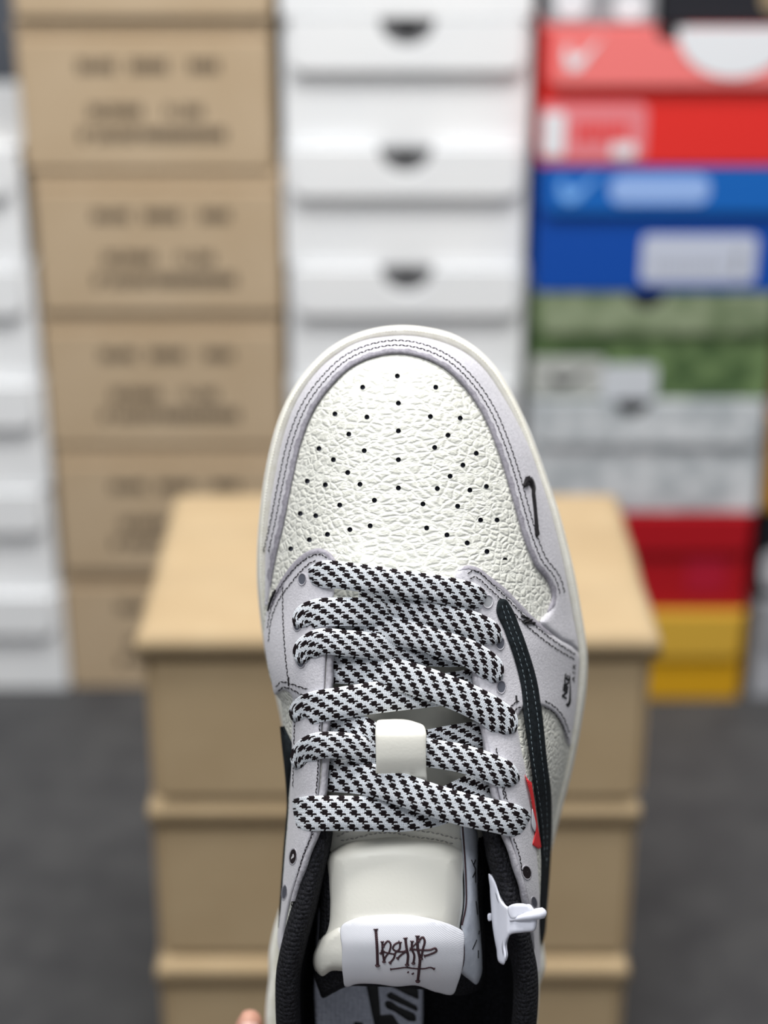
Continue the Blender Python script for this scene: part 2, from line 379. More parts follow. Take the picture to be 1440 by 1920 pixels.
def pchip(tab):
    xs = np.array([t[0] for t in tab], float); ys = np.array([t[1] for t in tab], float)
    h = np.diff(xs); d = np.diff(ys) / h; m = np.zeros(len(xs))
    m[0], m[-1] = d[0], d[-1]
    for i in range(1, len(xs) - 1):
        if d[i - 1] * d[i] > 0:
            w1, w2 = 2 * h[i] + h[i - 1], h[i] + 2 * h[i - 1]; m[i] = (w1 + w2) / (w1 / d[i - 1] + w2 / d[i])
    def fn(x):
        x = np.clip(np.asarray(x, float), xs[0], xs[-1]); i = np.clip(np.searchsorted(xs, x) - 1, 0, len(xs) - 2)
        t = (x - xs[i]) / h[i]
        return ((2*t**3 - 3*t**2 + 1) * ys[i] + (t**3 - 2*t**2 + t) * h[i] * m[i] + (-2*t**3 + 3*t**2) * ys[i+1] + (t**3 - t**2) * h[i] * m[i+1])
    return fn
def catmull(pts, step=4.0, closed=False):
    P = np.array(pts, float); n = len(P); out = []
    segs = n if closed else n - 1
    for i in range(segs):
        if closed: p0, p1, p2, p3 = P[(i - 1) % n], P[i], P[(i + 1) % n], P[(i + 2) % n]
        else: p0, p1, p2, p3 = P[max(i - 1, 0)], P[i], P[i + 1], P[min(i + 2, n - 1)]
        ln = np.linalg.norm(p2[:2] - p1[:2])
        if ln < 1e-9: continue
        # tangents scaled for uneven spacing
        a = max(np.linalg.norm((p1 - p0)[:2]), 1e-6) if (p1 != p0).any() else ln; c = max(np.linalg.norm((p3 - p2)[:2]), 1e-6) if (p3 != p2).any() else ln
        d0 = (p1 - p0) / a if (p1 != p0).any() else (p2 - p1) / ln; d1 = (p2 - p1) / ln; d2 = (p3 - p2) / c if (p3 != p2).any() else d1
        m1 = (d0 * ln + d1 * a) / (a + ln) * ln; m2 = (d1 * c + d2 * ln) / (c + ln) * ln
        k = max(1, int(round(ln / step)))
        for j in range(k):
            t = j / k
            out.append((2*t**3-3*t**2+1)*p1 + (t**3-2*t**2+t)*m1 + (-2*t**3+3*t**2)*p2 + (t**3-t**2)*m2)
    if not closed: out.append(P[-1])
    return np.array(out)

XL = pchip([(628, 755), (631, 715), (640, 672), (660, 635), (690, 598), (737, 562), (780, 541), (840, 523), (900, 511), (960, 502), (1050, 496), (1120, 496), (1180, 494), (1240, 500), (1300, 516), (1315, 527), (1360, 532), (1400, 535), (1450, 539), (1500, 541), (1600, 534), (1700, 527), (1790, 522), (1850, 521), (1930, 524), (2000, 536), (2080, 585), (2130, 655), (2150, 758)])
XR = pchip([(628, 757), (631, 790), (640, 828), (660, 873), (690, 908), (737, 941), (780, 966), (840, 995), (900, 1016), (940, 1029), (1052, 1057), (1150, 1075), (1220, 1086), (1300, 1083), (1400, 1071), (1450, 1061), (1530, 1042), (1600, 1033), (1700, 1026), (1800, 1014), (1900, 1008), (2000, 995), (2080, 945), (2130, 870), (2150, 762)])
XC = pchip([(628, 756), (1050, 752), (1250, 748), (1500, 757), (1700, 768), (2150, 760)])
ZT = pchip([(628, -.0115), (640, -.0055), (665, .0005), (700, .0055), (800, .012), (1000, .018), (1100, .0205), (1500, .022), (1700, .021), (1900, .015), (2150, -.008)])
ZR = pchip([(628, -.012), (1050, -.024), (1250, -.034), (1500, -.045), (1700, -.052), (1900, -.058), (2150, -.068)])
ZL = pchip([(628, -.012), (1050, -.024), (1150, -.024), (1250, -.018), (1350, -.014), (1500, -.012), (1700, -.014), (1900, -.022), (2150, -.068)])
PLf = pchip([(628, 2.2), (1050, 2.8), (1250, 5), (1500, 9), (1700, 12), (2150, 4)])
PRf = pchip([(628, 2.2), (1050, 2.6), (1250, 3.4), (1450, 6.5), (1550, 9), (1700, 13), (2150, 4)])
def B(px, py):
    px = np.asarray(px, float); py = np.asarray(py, float)
    xc, xl, xr, zt = XC(py), XL(py), XR(py), ZT(py)
    sl = np.clip((xc - px) / np.maximum(xc - xl, 1), 0, 1.02); sr = np.clip((px - xc) / np.maximum(xr - xc, 1), 0, 1.02)
    return np.where(px < xc, zt - (zt - ZL(py)) * sl ** PLf(py), zt - (zt - ZR(py)) * sr ** PRf(py))
ZTG = pchip([(1080, .0075), (1300, .009), (1500, .011), (1560, .0105), (1620, .0125), (1700, .0135), (1780, .0125), (1830, .008), (1870, .001)])
def T(px, py):
    px = np.asarray(px, float); py = np.asarray(py, float)
    return ZTG(py) - .009 * np.minimum(np.abs((px - 742) / 142), 1.2) ** 3.5

def seg_dist(P, Q):
    """distance of points P (n,2) to the closed polyline Q, plus inside flags"""
    A = Q; Bq = np.roll(Q, -1, 0); d = Bq - A; L2 = np.maximum((d ** 2).sum(1), 1e-12)
    best = np.full(len(P), 1e9); ins = np.zeros(len(P), bool)
    for k in range(0, len(P), 4000):
        p = P[k:k + 4000][:, None, :]
        t = np.clip(((p - A) * d).sum(2) / L2, 0, 1)
        best[k:k + 4000] = np.sqrt((((A + t[..., None] * d) - p) ** 2).sum(2)).min(1)
        c = (A[:, 1] > p[..., 1]) != (Bq[:, 1] > p[..., 1])
        xi = A[:, 0] + (p[..., 1] - A[:, 1]) / np.where(np.abs(d[:, 1]) < 1e-12, 1e-12, d[:, 1]) * d[:, 0]
        ins[k:k + 4000] = (np.sum(c & (p[..., 0] < xi), 1) % 2) == 1
    return best, ins
def ring_offset(Q, dist):
    d = np.roll(Q, -1, 0) - np.roll(Q, 1, 0); n = np.stack([-d[:, 1], d[:, 0]], 1); n /= np.maximum(np.linalg.norm(n, axis=1), 1e-9)[:, None]
    area = 0.5 * np.sum(Q[:, 0] * np.roll(Q[:, 1], -1) - np.roll(Q[:, 0], -1) * Q[:, 1])
    return Q + n * dist * (1 if area > 0 else -1)
def drape(name, poly, off, m, parent, bevel=4, step=7, holes=(), h=B, smooth=True, sub=4.0, under=.0006, is_curve=False, sharp=False, label=None):
    Q = np.array(poly, float) if is_curve else catmull(poly, sub, True)
    if sharp: Q = densify(poly, sub)
    free = []
    for k in (0.3, 1.0):
        R = ring_offset(Q, bevel * k); dd, ii = seg_dist(R, Q); free.append(R[ii & (dd > bevel * k * 0.93)])
    x0, y0 = Q.min(0); x1, y1 = Q.max(0)
    gx, gy = np.meshgrid(np.arange(x0, x1, step), np.arange(y0, y1, step)); gx = gx + (np.arange(gx.shape[0]) % 2)[:, None] * step / 2
    G = np.stack([gx.ravel(), gy.ravel()], 1); dd, ii = seg_dist(G, Q); G = G[ii & (dd > bevel + step * 0.45)]
    if holes:
        for hx, hy, hr in holes: G = G[(G[:, 0] - hx) ** 2 + (G[:, 1] - hy) ** 2 > (hr + 2.2) ** 2]
    vs = [Vector(q) for q in Q]; ed = [(i, (i + 1) % len(Q)) for i in range(len(Q))]
    hv = []
    for hx, hy, hr in holes:
        k0 = len(vs); c = [(hx + hr * math.cos(a), hy + hr * math.sin(a)) for a in np.arange(10) / 10 * 2 * math.pi]
        vs += [Vector(q) for q in c]; ed += [(k0 + i, k0 + (i + 1) % 10) for i in range(10)]
        vs += [Vector((hx + (hr + 1.3) * math.cos(a), hy + (hr + 1.3) * math.sin(a))) for a in np.arange(10) / 10 * 2 * math.pi]
    vs += [Vector(q) for q in np.concatenate(free + [G])]
    r = delaunay_2d_cdt(vs, ed, [], 0, 1e-4)
    V = np.array([tuple(v) for v in r[0]]); Fc = [tuple(f) for f in r[2]]
    cen = np.array([V[list(f)].mean(0) for f in Fc]); _, ci = seg_dist(cen, Q)
    keep = ci.copy()
    for hx, hy, hr in holes: keep &= ((cen[:, 0] - hx) ** 2 + (cen[:, 1] - hy) ** 2) > (hr * 0.98) ** 2
    Fc = [f for f, k in zip(Fc, keep) if k]
    d, _ = seg_dist(V, Q); t = np.clip(d / bevel, 0, 1)
    z = h(V[:, 0], V[:, 1]) + off * np.sqrt(np.maximum(0, 1 - (1 - t) ** 2)) - under * (t < 0.02)
    Fc = [f if np.cross(V[f[1]] - V[f[0]], V[f[2]] - V[f[0]]) < 0 else f[::-1] for f in Fc]
    used = sorted({i for f in Fc for i in f}); mp = {i: k for k, i in enumerate(used)}
    P = L(V[:, 0], V[:, 1], z)[used]
    return mesh(name, P, [tuple(mp[i] for i in f) for f in Fc], m, parent, smooth=smooth, label=label)
def densify(poly, step):
    out = []; n = len(poly)
    for i in range(n):
        a, b = np.array(poly[i], float), np.array(poly[(i + 1) % n], float); k = max(1, int(np.linalg.norm(b - a) / step))
        out += [a + (b - a) * j / k for j in range(k)]
    return np.array(out)

def resample(path, step):
    P = np.array(path, float); s = np.r_[0, np.cumsum(np.linalg.norm(np.diff(P[:, :2], axis=0), axis=1))]
    t = np.arange(0, s[-1], step); return np.stack([np.interp(t, s, P[:, k]) for k in range(P.shape[1])], 1)
def stitches(name, paths, m, parent, off=.0024, pitch=7.0, length=5.6, r=0.8, h=B, jit=0.5):
    mb = MB()
    for path in paths:
        C = resample(catmull(path, 2.0), 1.0)
        k = 0; s = 2
        while s + length < len(C):
            a, b = C[int(s)], C[int(s + length)]; d = (b - a) / max(np.linalg.norm(b - a), 1e-6); n = np.array([-d[1], d[0]])
            a = a + n * jit * (1 if k % 2 else -1) * .5; b = b - n * jit * (1 if k % 2 else -1) * .5; mid = (a + b) / 2
            pts = []; zz = []
            for p_, w_, l_ in ((a, 0.35, .0000), (mid, 1.0, .0002), (b, 0.35, .0000)):
                z0 = float(h(p_[0], p_[1])) + off
                for sx, sz in ((-1, 0), (0, 1), (1, 0), (0, -1)):
                    pts.append((p_[0] + n[0] * sx * r * w_, p_[1] + n[1] * sx * r * w_)); zz.append(z0 + l_ + sz * r * w_ * 1.8e-4)
            P = L([q[0] for q in pts], [q[1] for q in pts], zz)
            fc = [(3, 2, 1, 0), (8, 9, 10, 11)]
            for q in (0, 4):
                for i in range(4): fc.append((q + i, q + (i + 1) % 4, q + 4 + (i + 1) % 4, q + 4 + i))
            mb.add([tuple(p) for p in P], fc); s += pitch; k += 1
    return mb.build(name, m, parent, kind='stuff')
def tube(path3, radius, seg=8, caps=True):
    """path3: local xyz points; radius scalar or list"""
    P = [Vector(p) for p in path3]; n = len(P); R = [radius] * n if np.isscalar(radius) else list(radius)
    v = []; fc = []
    up = Vector((0, 0, 1))
    for i in range(n):
        d = (P[min(i + 1, n - 1)] - P[max(i - 1, 0)]).normalized(); a = d.cross(up)
        if a.length < 1e-3: a = d.cross(Vector((1, 0, 0)))
        a.normalize(); b = a.cross(d)
        for k in range(seg):
            t_ = 2 * math.pi * k / seg; v.append(tuple(P[i] + (a * math.cos(t_) + b * math.sin(t_)) * R[i]))
    for i in range(n - 1):
        for k in range(seg): fc.append((i * seg + k, i * seg + (k + 1) % seg, (i + 1) * seg + (k + 1) % seg, (i + 1) * seg + k))
    if caps: fc.append(tuple(range(seg))[::-1]); fc.append(tuple((n - 1) * seg + k for k in range(seg)))
    return v, fc
def offset_path(path, dist):
    P = catmull(path, 4.0); d = np.gradient(P, axis=0); n = np.stack([-d[:, 1], d[:, 0]], 1); n /= np.maximum(np.linalg.norm(n, axis=1), 1e-9)[:, None]
    return [tuple(q) for q in (P + n * dist)[::3]]

shoe = empty('sneaker', 'white and grey low-top leather sneaker held upright, toe up, black and white woven laces', 'sneaker', None, matrix=SHOE_M)

# ---- sole
SOLE = [(755, 612), (800, 616), (850, 629), (888, 651), (925, 686), (957, 735), (985, 792), (1010, 856), (1028, 907), (1045, 957), (1062, 1020), (1075, 1075), (1087, 1140), (1095, 1190), (1099, 1225), (1098, 1285), (1090, 1345), (1080, 1400), (1068, 1455), (1052, 1515), (1038, 1570), (1022, 1640), (1013, 1710), (1017, 1770), (1020, 1815), (1008, 1850), (1000, 1900), (992, 1970), (980, 2040), (925, 2105), (850, 2142), (755, 2155), (680, 2145), (605, 2110), (548, 2040), (512, 1975), (500, 1925), (501, 1880), (506, 1835), (506, 1790), (514, 1745), (528, 1695), (541, 1610), (545, 1510), (538, 1405), (518, 1300), (499, 1220), (489, 1150), (484, 1090), (484, 1030), (488, 970), (495, 910), (505, 855), (520, 798), (546, 738), (580, 691), (618, 655), (660, 631), (705, 617)]
SQ = catmull(SOLE, 6.0, True)
def sole_part(name, levels, m, cap_top=True, cap_bot=True):
    v = []; fc = []; n = len(SQ)
    for inset, dz in levels:
        R = ring_offset(SQ, inset); z = ZR(SQ[:, 1]) + dz
        v += [tuple(p) for p in L(R[:, 0], R[:, 1], z)]
    for k in range(len(levels) - 1):
        for i in range(n): fc.append((k * n + i, k * n + (i + 1) % n, (k + 1) * n + (i + 1) % n, (k + 1) * n + i))
    if cap_top: fc.append(tuple(range(n))[::-1])
    if cap_bot: fc.append(tuple((len(levels) - 1) * n + i for i in range(n)))
    o = mesh(name, v, fc, m, shoe, smooth=False)
    bm = bmesh.new(); bm.from_mesh(o.data); bmesh.ops.recalc_face_normals(bm, faces=bm.faces[:])
    for f in bm.faces: f.smooth = len(f.verts) == 4
    bm.to_mesh(o.data); bm.free()
    return o
sole_part('midsole', [(26, -.001), (14, .0006), (8, .0016), (3, .0010), (0.8, -.0006), (0, -.003), (0, -.012), (1, -.020)], M['rubber'])
sole_part('outsole', [(8, -.0195), (-1, -.0205), (-2, -.0215), (-2, -.0265), (2, -.0285), (14, -.0290)], mat('white_outsole_rubber', (232, 231, 224), 0.55))
stitches('sole_stitching', [offset_path(SOLE[:26], 6), offset_path(SOLE[-17:] + SOLE[:1], 6)], M['rubber'], shoe, off=.0018, h=lambda x, y: ZR(y), pitch=6, length=4.6, r=0.9, jit=0)

# ---- quarters: leather side panels that carry the overlays and turn down to the sole
def quarter(name, rail, side):
    rows = np.r_[np.arange(1050, 1960, 12.0), np.arange(1960, 2150, 12.0)]
    v = []; fc = []; nu = 16; tot = nu + 7
    for py in rows:
        x1 = float(rail(py)); x2 = float(XL(py) if side < 0 else XR(py)); zlow = float(ZR(py))
        for k in range(nu + 1):
            a = (k / nu); a = 1 - (1 - a) ** 1.5; px = x1 + (x2 - x1) * a
            v.append(L(px, py, B(px, py)))
        z2 = float(B(x2, py)); xs = x2 + (-8 if side < 0 else 8) * 0.2
        for k in range(1, 7):
            a = k / 6; z = z2 + (zlow - .004 - z2) * a
            bulge = math.sin(a * math.pi) * 2 * (1 if side > 0 else 0)
            v.append(L(xs - side * (1.5 * a * 8) + side * bulge, py, z))
    nr = len(rows)
    for j in range(nr - 1):
        for k in range(tot - 1):
            q = (j * tot + k, j * tot + k + 1, (j + 1) * tot + k + 1, (j + 1) * tot + k); fc.append(q if side < 0 else q[::-1])
    o = mesh(name, v, fc, M['leather'], shoe, smooth=True)
    return o
RL = pchip([(1040, 640), (1112, 630), (1160, 625), (1230, 621), (1285, 618), (1360, 613), (1446, 611), (1500, 604), (1560, 594), (1618, 574), (1693, 552), (1744, 543), (1800, 536), (1860, 531), (1950, 540), (2040, 575), (2100, 640), (2150, 740)])
RR = pchip([(1040, 850), (1085, 860), (1150, 872), (1210, 885), (1275, 892), (1360, 905), (1420, 915), (1480, 925), (1567, 946), (1620, 965), (1690, 983), (1760, 993), (1800, 996), (1860, 996), (1950, 985), (2040, 950), (2100, 880), (2150, 780)])
quarter('side_panel', RL, -1); quarter('side_panel', RR, 1)

# ---- perforated toe box
HOLES = [(745, 705), (680, 726), (817, 726), (747, 756), (628, 776), (688, 782), (807, 781), (863, 784), (654, 814), (747, 808), (840, 816), (598, 841), (625, 862), (683, 845), (815, 839), (893, 850), (747, 862), (868, 872), (652, 886), (844, 893), (576, 902), (610, 909), (675, 908), (747, 915), (820, 916), (912, 912), (881, 919), (702, 938), (793, 945), (637, 947), (858, 949), (563, 963), (592, 967), (901, 975), (932, 975), (694, 986), (656, 993), (800, 990), (838, 1003), (614, 1002), (580, 1012), (876, 1018), (913, 1034), (545, 1029), (947, 1050)]
VAMP = [(503, 1150), (505, 1100), (512, 1040), (527, 975), (543, 895), (560, 820), (585, 758), (618, 712), (655, 680), (697, 662), (740, 655), (788, 660), (836, 680), (877, 717), (911, 768), (937, 830), (957, 892), (974, 957), (992, 1015), (1010, 1055), (1036, 1088), (1045, 1116), (1036, 1146), (1012, 1168), (970, 1160), (920, 1140), (860, 1134), (750, 1140), (640, 1134), (570, 1140)]
holes = [(x, y, 4.9) for x, y in HOLES]
TOE = drape('toe_box', VAMP, .0004, M['leather'], shoe, bevel=5, step=8, holes=holes)
for (x, y, r) in holes:
    z = float(B(x, y)); P = []; n = 10
    for rr, dz in ((r, .0004), (r * .96, -.0010), (r * .9, -.0016)):
        for a in range(n): P.append(L(x + rr * math.cos(2 * math.pi * a / n), y + rr * math.sin(2 * math.pi * a / n), B(x + rr * math.cos(2 * math.pi * a / n), y + rr * math.sin(2 * math.pi * a / n)) + dz))
    fc = [(k * n + i, k * n + (i + 1) % n, (k + 1) * n + (i + 1) % n, (k + 1) * n + i) for k in range(2) for i in range(n)] + [tuple(2 * n + i for i in range(n))]
    mesh('perforation', P, fc, M['dark'], TOE)

# ---- mudguard
INNER = [(1012, 1162), (1026, 1146), (1034, 1120), (1027, 1094), (1003, 1062), (985, 1020), (967, 960), (949, 895), (929, 835), (903, 775), (870, 727), (830, 690), (785, 670), (740, 664), (700, 671), (660, 689), (625, 721), (592, 765), (567, 825), (549, 900), (532, 985), (517, 1050), (508, 1100), (503, 1135)]
ys = np.arange(1165, 640, -14.0)
outer = [(float(XL(y)), y) for y in ys] + [(672, 640), (690, 634.5), (715, 631), (735, 629), (756, 628.3), (775, 629), (790, 631), (808, 634.5), (828, 640)] + [(float(XR(y)), y) for y in np.r_[ys[::-1], [1180, 1195, 1210, 1225]]]
MUD = outer + [(1050, 1205)] + INNER
MG = drape('mudguard', np.concatenate([catmull(outer, 5), catmull([(1050, 1205)] + INNER, 4)]), 0.0030, M['suede'], shoe, bevel=13, step=7, is_curve=True)
inr = INNER[2:-2]
stitches('mudguard_stitching', [offset_path(inr, 17), offset_path(inr, 26)], M['thread'], MG, off=.0031, pitch=6.6, length=6.2, r=1.45, jit=2.0)

EYL = [(497, 1172), (500, 1145), (512, 1115), (530, 1082), (555, 1050), (578, 1033), (600, 1028), (618, 1036), (630, 1052), (631, 1080), (626, 1120), (620, 1160), (612, 1230), (609, 1290), (604, 1360), (601, 1440), (596, 1500), (586, 1560), (567, 1618), (545, 1690), (534, 1745), (527, 1790), (523, 1780), (527, 1700), (533, 1620), (541, 1530), (545, 1440), (547, 1380), (548, 1330), (544, 1300), (531, 1294), (518, 1303), (508, 1270), (500, 1235), (495, 1200)]
EYR = [(852, 1088), (858, 1069), (875, 1060), (895, 1064), (918, 1080), (945, 1101), (970, 1126), (1000, 1157), (1040, 1191), (1086, 1227), (1085, 1270), (1081, 1320), (1073, 1375), (1068, 1400), (1060, 1385), (1053, 1360), (1040, 1339), (1018, 1325), (1000, 1322), (982, 1328), (970, 1346), (974, 1385), (985, 1440), (995, 1500), (1003, 1560), (1008, 1620), (1012, 1700), (1011, 1760), (1006, 1825), (1000, 1825), (997, 1760), (989, 1700), (975, 1640), (962, 1590), (952, 1560), (935, 1490), (920, 1430), (905, 1360), (894, 1275), (886, 1210), (872, 1150), (858, 1110)]
def EH(px, py): return B(px, py) + .0004
eyh_l = [(549, 1606, 5.0), (534, 1672, 3.4)]; eyh_r = [(988, 1636, 6.0)]
EL_ = drape('eyestay', EYL, .0024, M['suede'], shoe, bevel=6, step=6, h=EH)
ER_ = drape('eyestay', EYR, .0024, M['suede'], shoe, bevel=6, step=6, h=EH)
stitches('eyestay_stitching', [offset_path([(501, 1180), (507, 1145), (520, 1110), (540, 1080), (563, 1056), (585, 1042), (604, 1040), (616, 1050)], 0),
                               offset_path([(503, 1205), (509, 1160), (522, 1126), (545, 1094), (567, 1068), (588, 1052), (604, 1050)], 0),
                               [(530, 1098), (530, 1140), (532, 1190), (536, 1240), (541, 1282)],
                               [(516, 1290), (526, 1279), (545, 1282), (562, 1288), (578, 1293)], [(520, 1298), (530, 1289), (548, 1293), (562, 1301), (572, 1305)],
                               [(600, 1330), (598, 1400), (594, 1470), (588, 1530)], [(553, 1330), (551, 1400), (549, 1480)],
                               [(588, 1560), (570, 1600), (556, 1650), (546, 1700)]],
         M['thread'], EL_, off=.0031, pitch=6.6, length=6.2, r=1.4, jit=1.8)
stitches('eyestay_stitching', [[(876, 1078), (884, 1070), (897, 1072), (915, 1088), (941, 1112), (968, 1140), (1000, 1170), (1040, 1202), (1082, 1229)],
                               [(880, 1088), (888, 1081), (899, 1086), (915, 1101), (940, 1124), (966, 1152), (998, 1182), (1038, 1213), (1082, 1239)],
                               [(1020, 1313), (1040, 1325), (1056, 1344), (1064, 1364), (1070, 1380)], [(1018, 1325), (1036, 1334), (1050, 1352), (1060, 1372), (1067, 1390)],
                               [(957, 1326), (965, 1318), (975, 1313)], [(960, 1337), (970, 1328), (980, 1324)],
                               [(938, 1435), (946, 1480), (953, 1510)], [(930, 1400), (938, 1450), (946, 1500)], [(962, 1570), (973, 1600), (980, 1640)]],
         M['thread'], ER_, off=.0031, pitch=6.6, length=6.2, r=1.4, jit=1.8)
# bar tacks
for pts in ([(512, 1117), (516, 1107), (508, 1125), (513, 1110), (504, 1137), (509, 1120), (502, 1145)], [(978, 1155), (992, 1160), (982, 1165), (998, 1162), (985, 1169), (1003, 1168)]):
    P = [L(x, y, B(x, y) + .0034) for x, y in pts]; vv, ff = tube(P, .00042, 6); mesh('bar_tack', vv, ff, M['thread'], shoe, smooth=True)
P = [L(x, y, B(x, y) + .0034) for x, y in ((541, 1270), (541, 1286))]; vv, ff = tube(P, .0003, 6); mesh('bar_tack', vv, ff, M['thread'], shoe)
P = [L(x, y, B(x, y) + .0034) for x, y in ((968, 1304), (969, 1318))]; vv, ff = tube(P, .0003, 6); mesh('bar_tack', vv, ff, M['thread'], shoe)

def eyelet(x, y, rx, ry, m2, ang=0.0):
    n = 16; P = []; ca, sa = math.cos(ang), math.sin(ang)
    for k, dz in ((1.0, .0027), (0.9, .0035), (0.8, .0033), (0.72, .0031)):
        for a in range(n):
            u, v_ = k * rx * math.cos(2 * math.pi * a / n), k * ry * math.sin(2 * math.pi * a / n)
            X, Y = x + u * ca - v_ * sa, y + u * sa + v_ * ca; P.append(L(X, Y, B(X, Y) + dz))
    fc = [(k * n + i, k * n + (i + 1) % n, (k + 1) * n + (i + 1) % n, (k + 1) * n + i) for k in range(3) for i in range(n)] + [tuple(3 * n + i for i in range(n))]
    mesh('eyelet', P, fc, [M['edge'], m2], EL_ if x < 750 else ER_, smooth=False, mi=[0 if i < 2 * n else 1 for i in range(len(fc))])
for e in ((566, 1086, 7, 11, 'dark', 0.1), (557, 1172, 7, 11, 'dark', 0.1), (564, 1242, 7, 10, 'dark', 0.1), (549, 1606, 6.5, 15, 'laceb', 0.1), (533, 1673, 4.5, 14, 'dark', 0.1),
          (915, 1128, 9, 12, 'greyc', 0.1), (938, 1206, 8, 12, 'dark', 0), (940, 1288, 8, 12, 'dark', 0), (988, 1636, 8, 13, 'laceb', -0.2), (1002, 1692, 5, 11, 'dark', -0.2)):
    eyelet(e[0], e[1], e[2] * 1.2, e[3] * 1.15, M[e[4]], e[5])

# ---- swooshes
SWO = [(936, 1123), (948, 1123), (957, 1134), (975, 1174), (991, 1218), (1009, 1282), (1017, 1339), (1027, 1435), (1033, 1480), (1035, 1537), (1033, 1606), (1026, 1700), (1020, 1760), (1016, 1772), (1012, 1740), (1013, 1698), (1015, 1595), (1010, 1537), (1000, 1469), (992, 1410), (982, 1344), (976, 1286), (963, 1234), (945, 1183), (930, 1140)]
def SH(px, py): return B(px, py) + .0022
CK = drape('checkmark_overlay', SWO, .0016, M['black'], shoe, bevel=4, step=5, h=SH, label='black suede checkmark on the outer side')
stitches('checkmark_stitching', [offset_path([(948, 1133), (962, 1170), (978, 1214), (995, 1270), (1006, 1330), (1016, 1420), (1024, 1490), (1026, 1560), (1024, 1640)], 0),
                                 [(941, 1133), (952, 1170), (970, 1220), (984, 1275), (991, 1335), (1000, 1420), (1010, 1490), (1018, 1550), (1021, 1610)]],
         M['bthread'], CK, off=.0040, pitch=10.5, length=7.5, r=0.7, jit=0.6)
# inner-side checkmark on the hidden left wall
vv = []; ff = []
rows = np.linspace(1362, 1740, 24)
for i, y in enumerate(rows):
    a = i / 23; ww = (0.25 + 0.75 * min(1, a / .7)) * min(1, (1 - a) / .25) ** .6; fr = max(0, 1 - (y - 1362) / 150)
    x0 = 531 + 15 * min(1, i / 2.0); xs_ = XL(y); zb = float(B(xs_, y))
    for px_, z in ((xs_ + 1 + (x0 - xs_ - 1) * min(1, fr * 2), float(B(xs_ + 1 + (x0 - xs_ - 1) * min(1, fr * 2), y)) + .0022 - .006 * (1 - min(1, fr * 2))), (xs_ + 1, zb + .0016 * fr - .008 * (1 - fr)), (xs_ + 1 - 4.5 * fr, zb - .004 - .006 * (1 - fr)), (xs_ + 1 - 4.5 * fr, zb - .010 - .018 * ww)):
        vv.append(L(px_, y, z))
for i in range(23):
    for k in range(3): ff.append((i * 4 + k, (i + 1) * 4 + k, (i + 1) * 4 + k + 1, i * 4 + k + 1))
o = mesh('checkmark_overlay', vv, ff, M['black'], shoe, smooth=True, label='black suede checkmark on the inner side')
sm = o.modifiers.new('solid', 'SOLIDIFY'); sm.thickness = .0016; sm.offset = 0

MINI = [(981, 912), (982, 904), (986, 894), (991, 892), (997, 896), (1001, 905), (1003, 917), (1006, 940), (1008, 965), (1008, 990), (1009, 1006), (1006, 1009), (1004, 1005), (1003, 980), (1001, 952), (998, 928), (995.5, 915), (992, 910), (987.5, 911), (984.5, 915)]
EC = drape('embroidered_checkmark', MINI, .0006, M['thread'], MG, bevel=1.6, step=3, h=lambda x, y: B(x, y) + .0030, sub=2)
mbz = MB(); CL = resample(catmull([(984, 910), (990, 901), (997, 908), (1000, 930), (1003, 955), (1005, 980), (1006.5, 1004)], 2), 1.7)
for i, (x, y) in enumerate(CL):
    d_, i_ = seg_dist(np.array([[x, y]]), catmull(MINI, 2, True)); wv = float(d_[0]) + 1.9 if i_[0] else 2.0
    g = CL[min(i + 1, len(CL) - 1)] - CL[max(i - 1, 0)]; g = g / np.linalg.norm(g); nn = np.array([-g[1], g[0]])
    vv_, ff_ = tube([L(x - nn[0] * wv, y - nn[1] * wv, B(x, y) + .0036), L(x, y, B(x, y) + .0040), L(x + nn[0] * wv, y + nn[1] * wv, B(x, y) + .0036)], .00018, 5); mbz.add(vv_, ff_)
mbz.build('embroidery_thread', M['thread'], MG, kind='stuff')

# ---- printed side mark (lettering runs up the side)
def text_part(name, s, mapf, m, parent, bold=0.03, space=1.0):
    cu = bpy.data.curves.new('t', 'FONT'); cu.body = s; cu.size = 1; cu.offset = bold; cu.space_character = space; cu.resolution_u = 3
    o = bpy.data.objects.new('t', cu); COL.objects.link(o); dg = bpy.context.evaluated_depsgraph_get()
    me = bpy.data.meshes.new_from_object(o.evaluated_get(dg)); bpy.data.objects.remove(o)
    V = np.array([v.co[:2] for v in me.vertices]); V[:, 0] = (V[:, 0] - V[:, 0].min()) / np.ptp(V[:, 0]); V[:, 1] = (V[:, 1] - V[:, 1].min()) / np.ptp(V[:, 1])
    return mesh(name, [mapf(a, b) for a, b in V], [tuple(p.vertices) for p in me.polygons], m, parent)
def mark(o0, ex, ey, h, off):
    def fn(a, b):
        x = o0[0] + ex[0] * a + ey[0] * b; y = o0[1] + ex[1] * a + ey[1] * b
        return L(x, y, h(x, y) + off)
    return fn
text_part('printed_lettering', 'NIKE', mark((1062.5, 1312), (6.5, -44), (-9, -6), B, .0033), M['print'], ER_, bold=0.045, space=0.92)
text_part('printed_lettering', 'AIR', mark((1078, 1280), (2, -34), (-5.5, -2.5), B, .0033), M['print'], ER_, bold=0.012, space=1.5)
SWP = [(1060.5, 1319), (1063, 1324), (1065.5, 1326), (1068, 1323.5), (1070.5, 1318), (1071, 1305), (1070.8, 1292), (1070, 1280), (1069.3, 1268), (1069, 1258), (1068.2, 1268), (1068.2, 1280), (1067.8, 1295), (1067, 1308), (1065.5, 1316), (1063, 1319)]
drape('printed_checkmark', SWP, .0002, M['print'], ER_, bevel=1, step=3, h=lambda x, y: B(x, y) + .0031, sub=2)

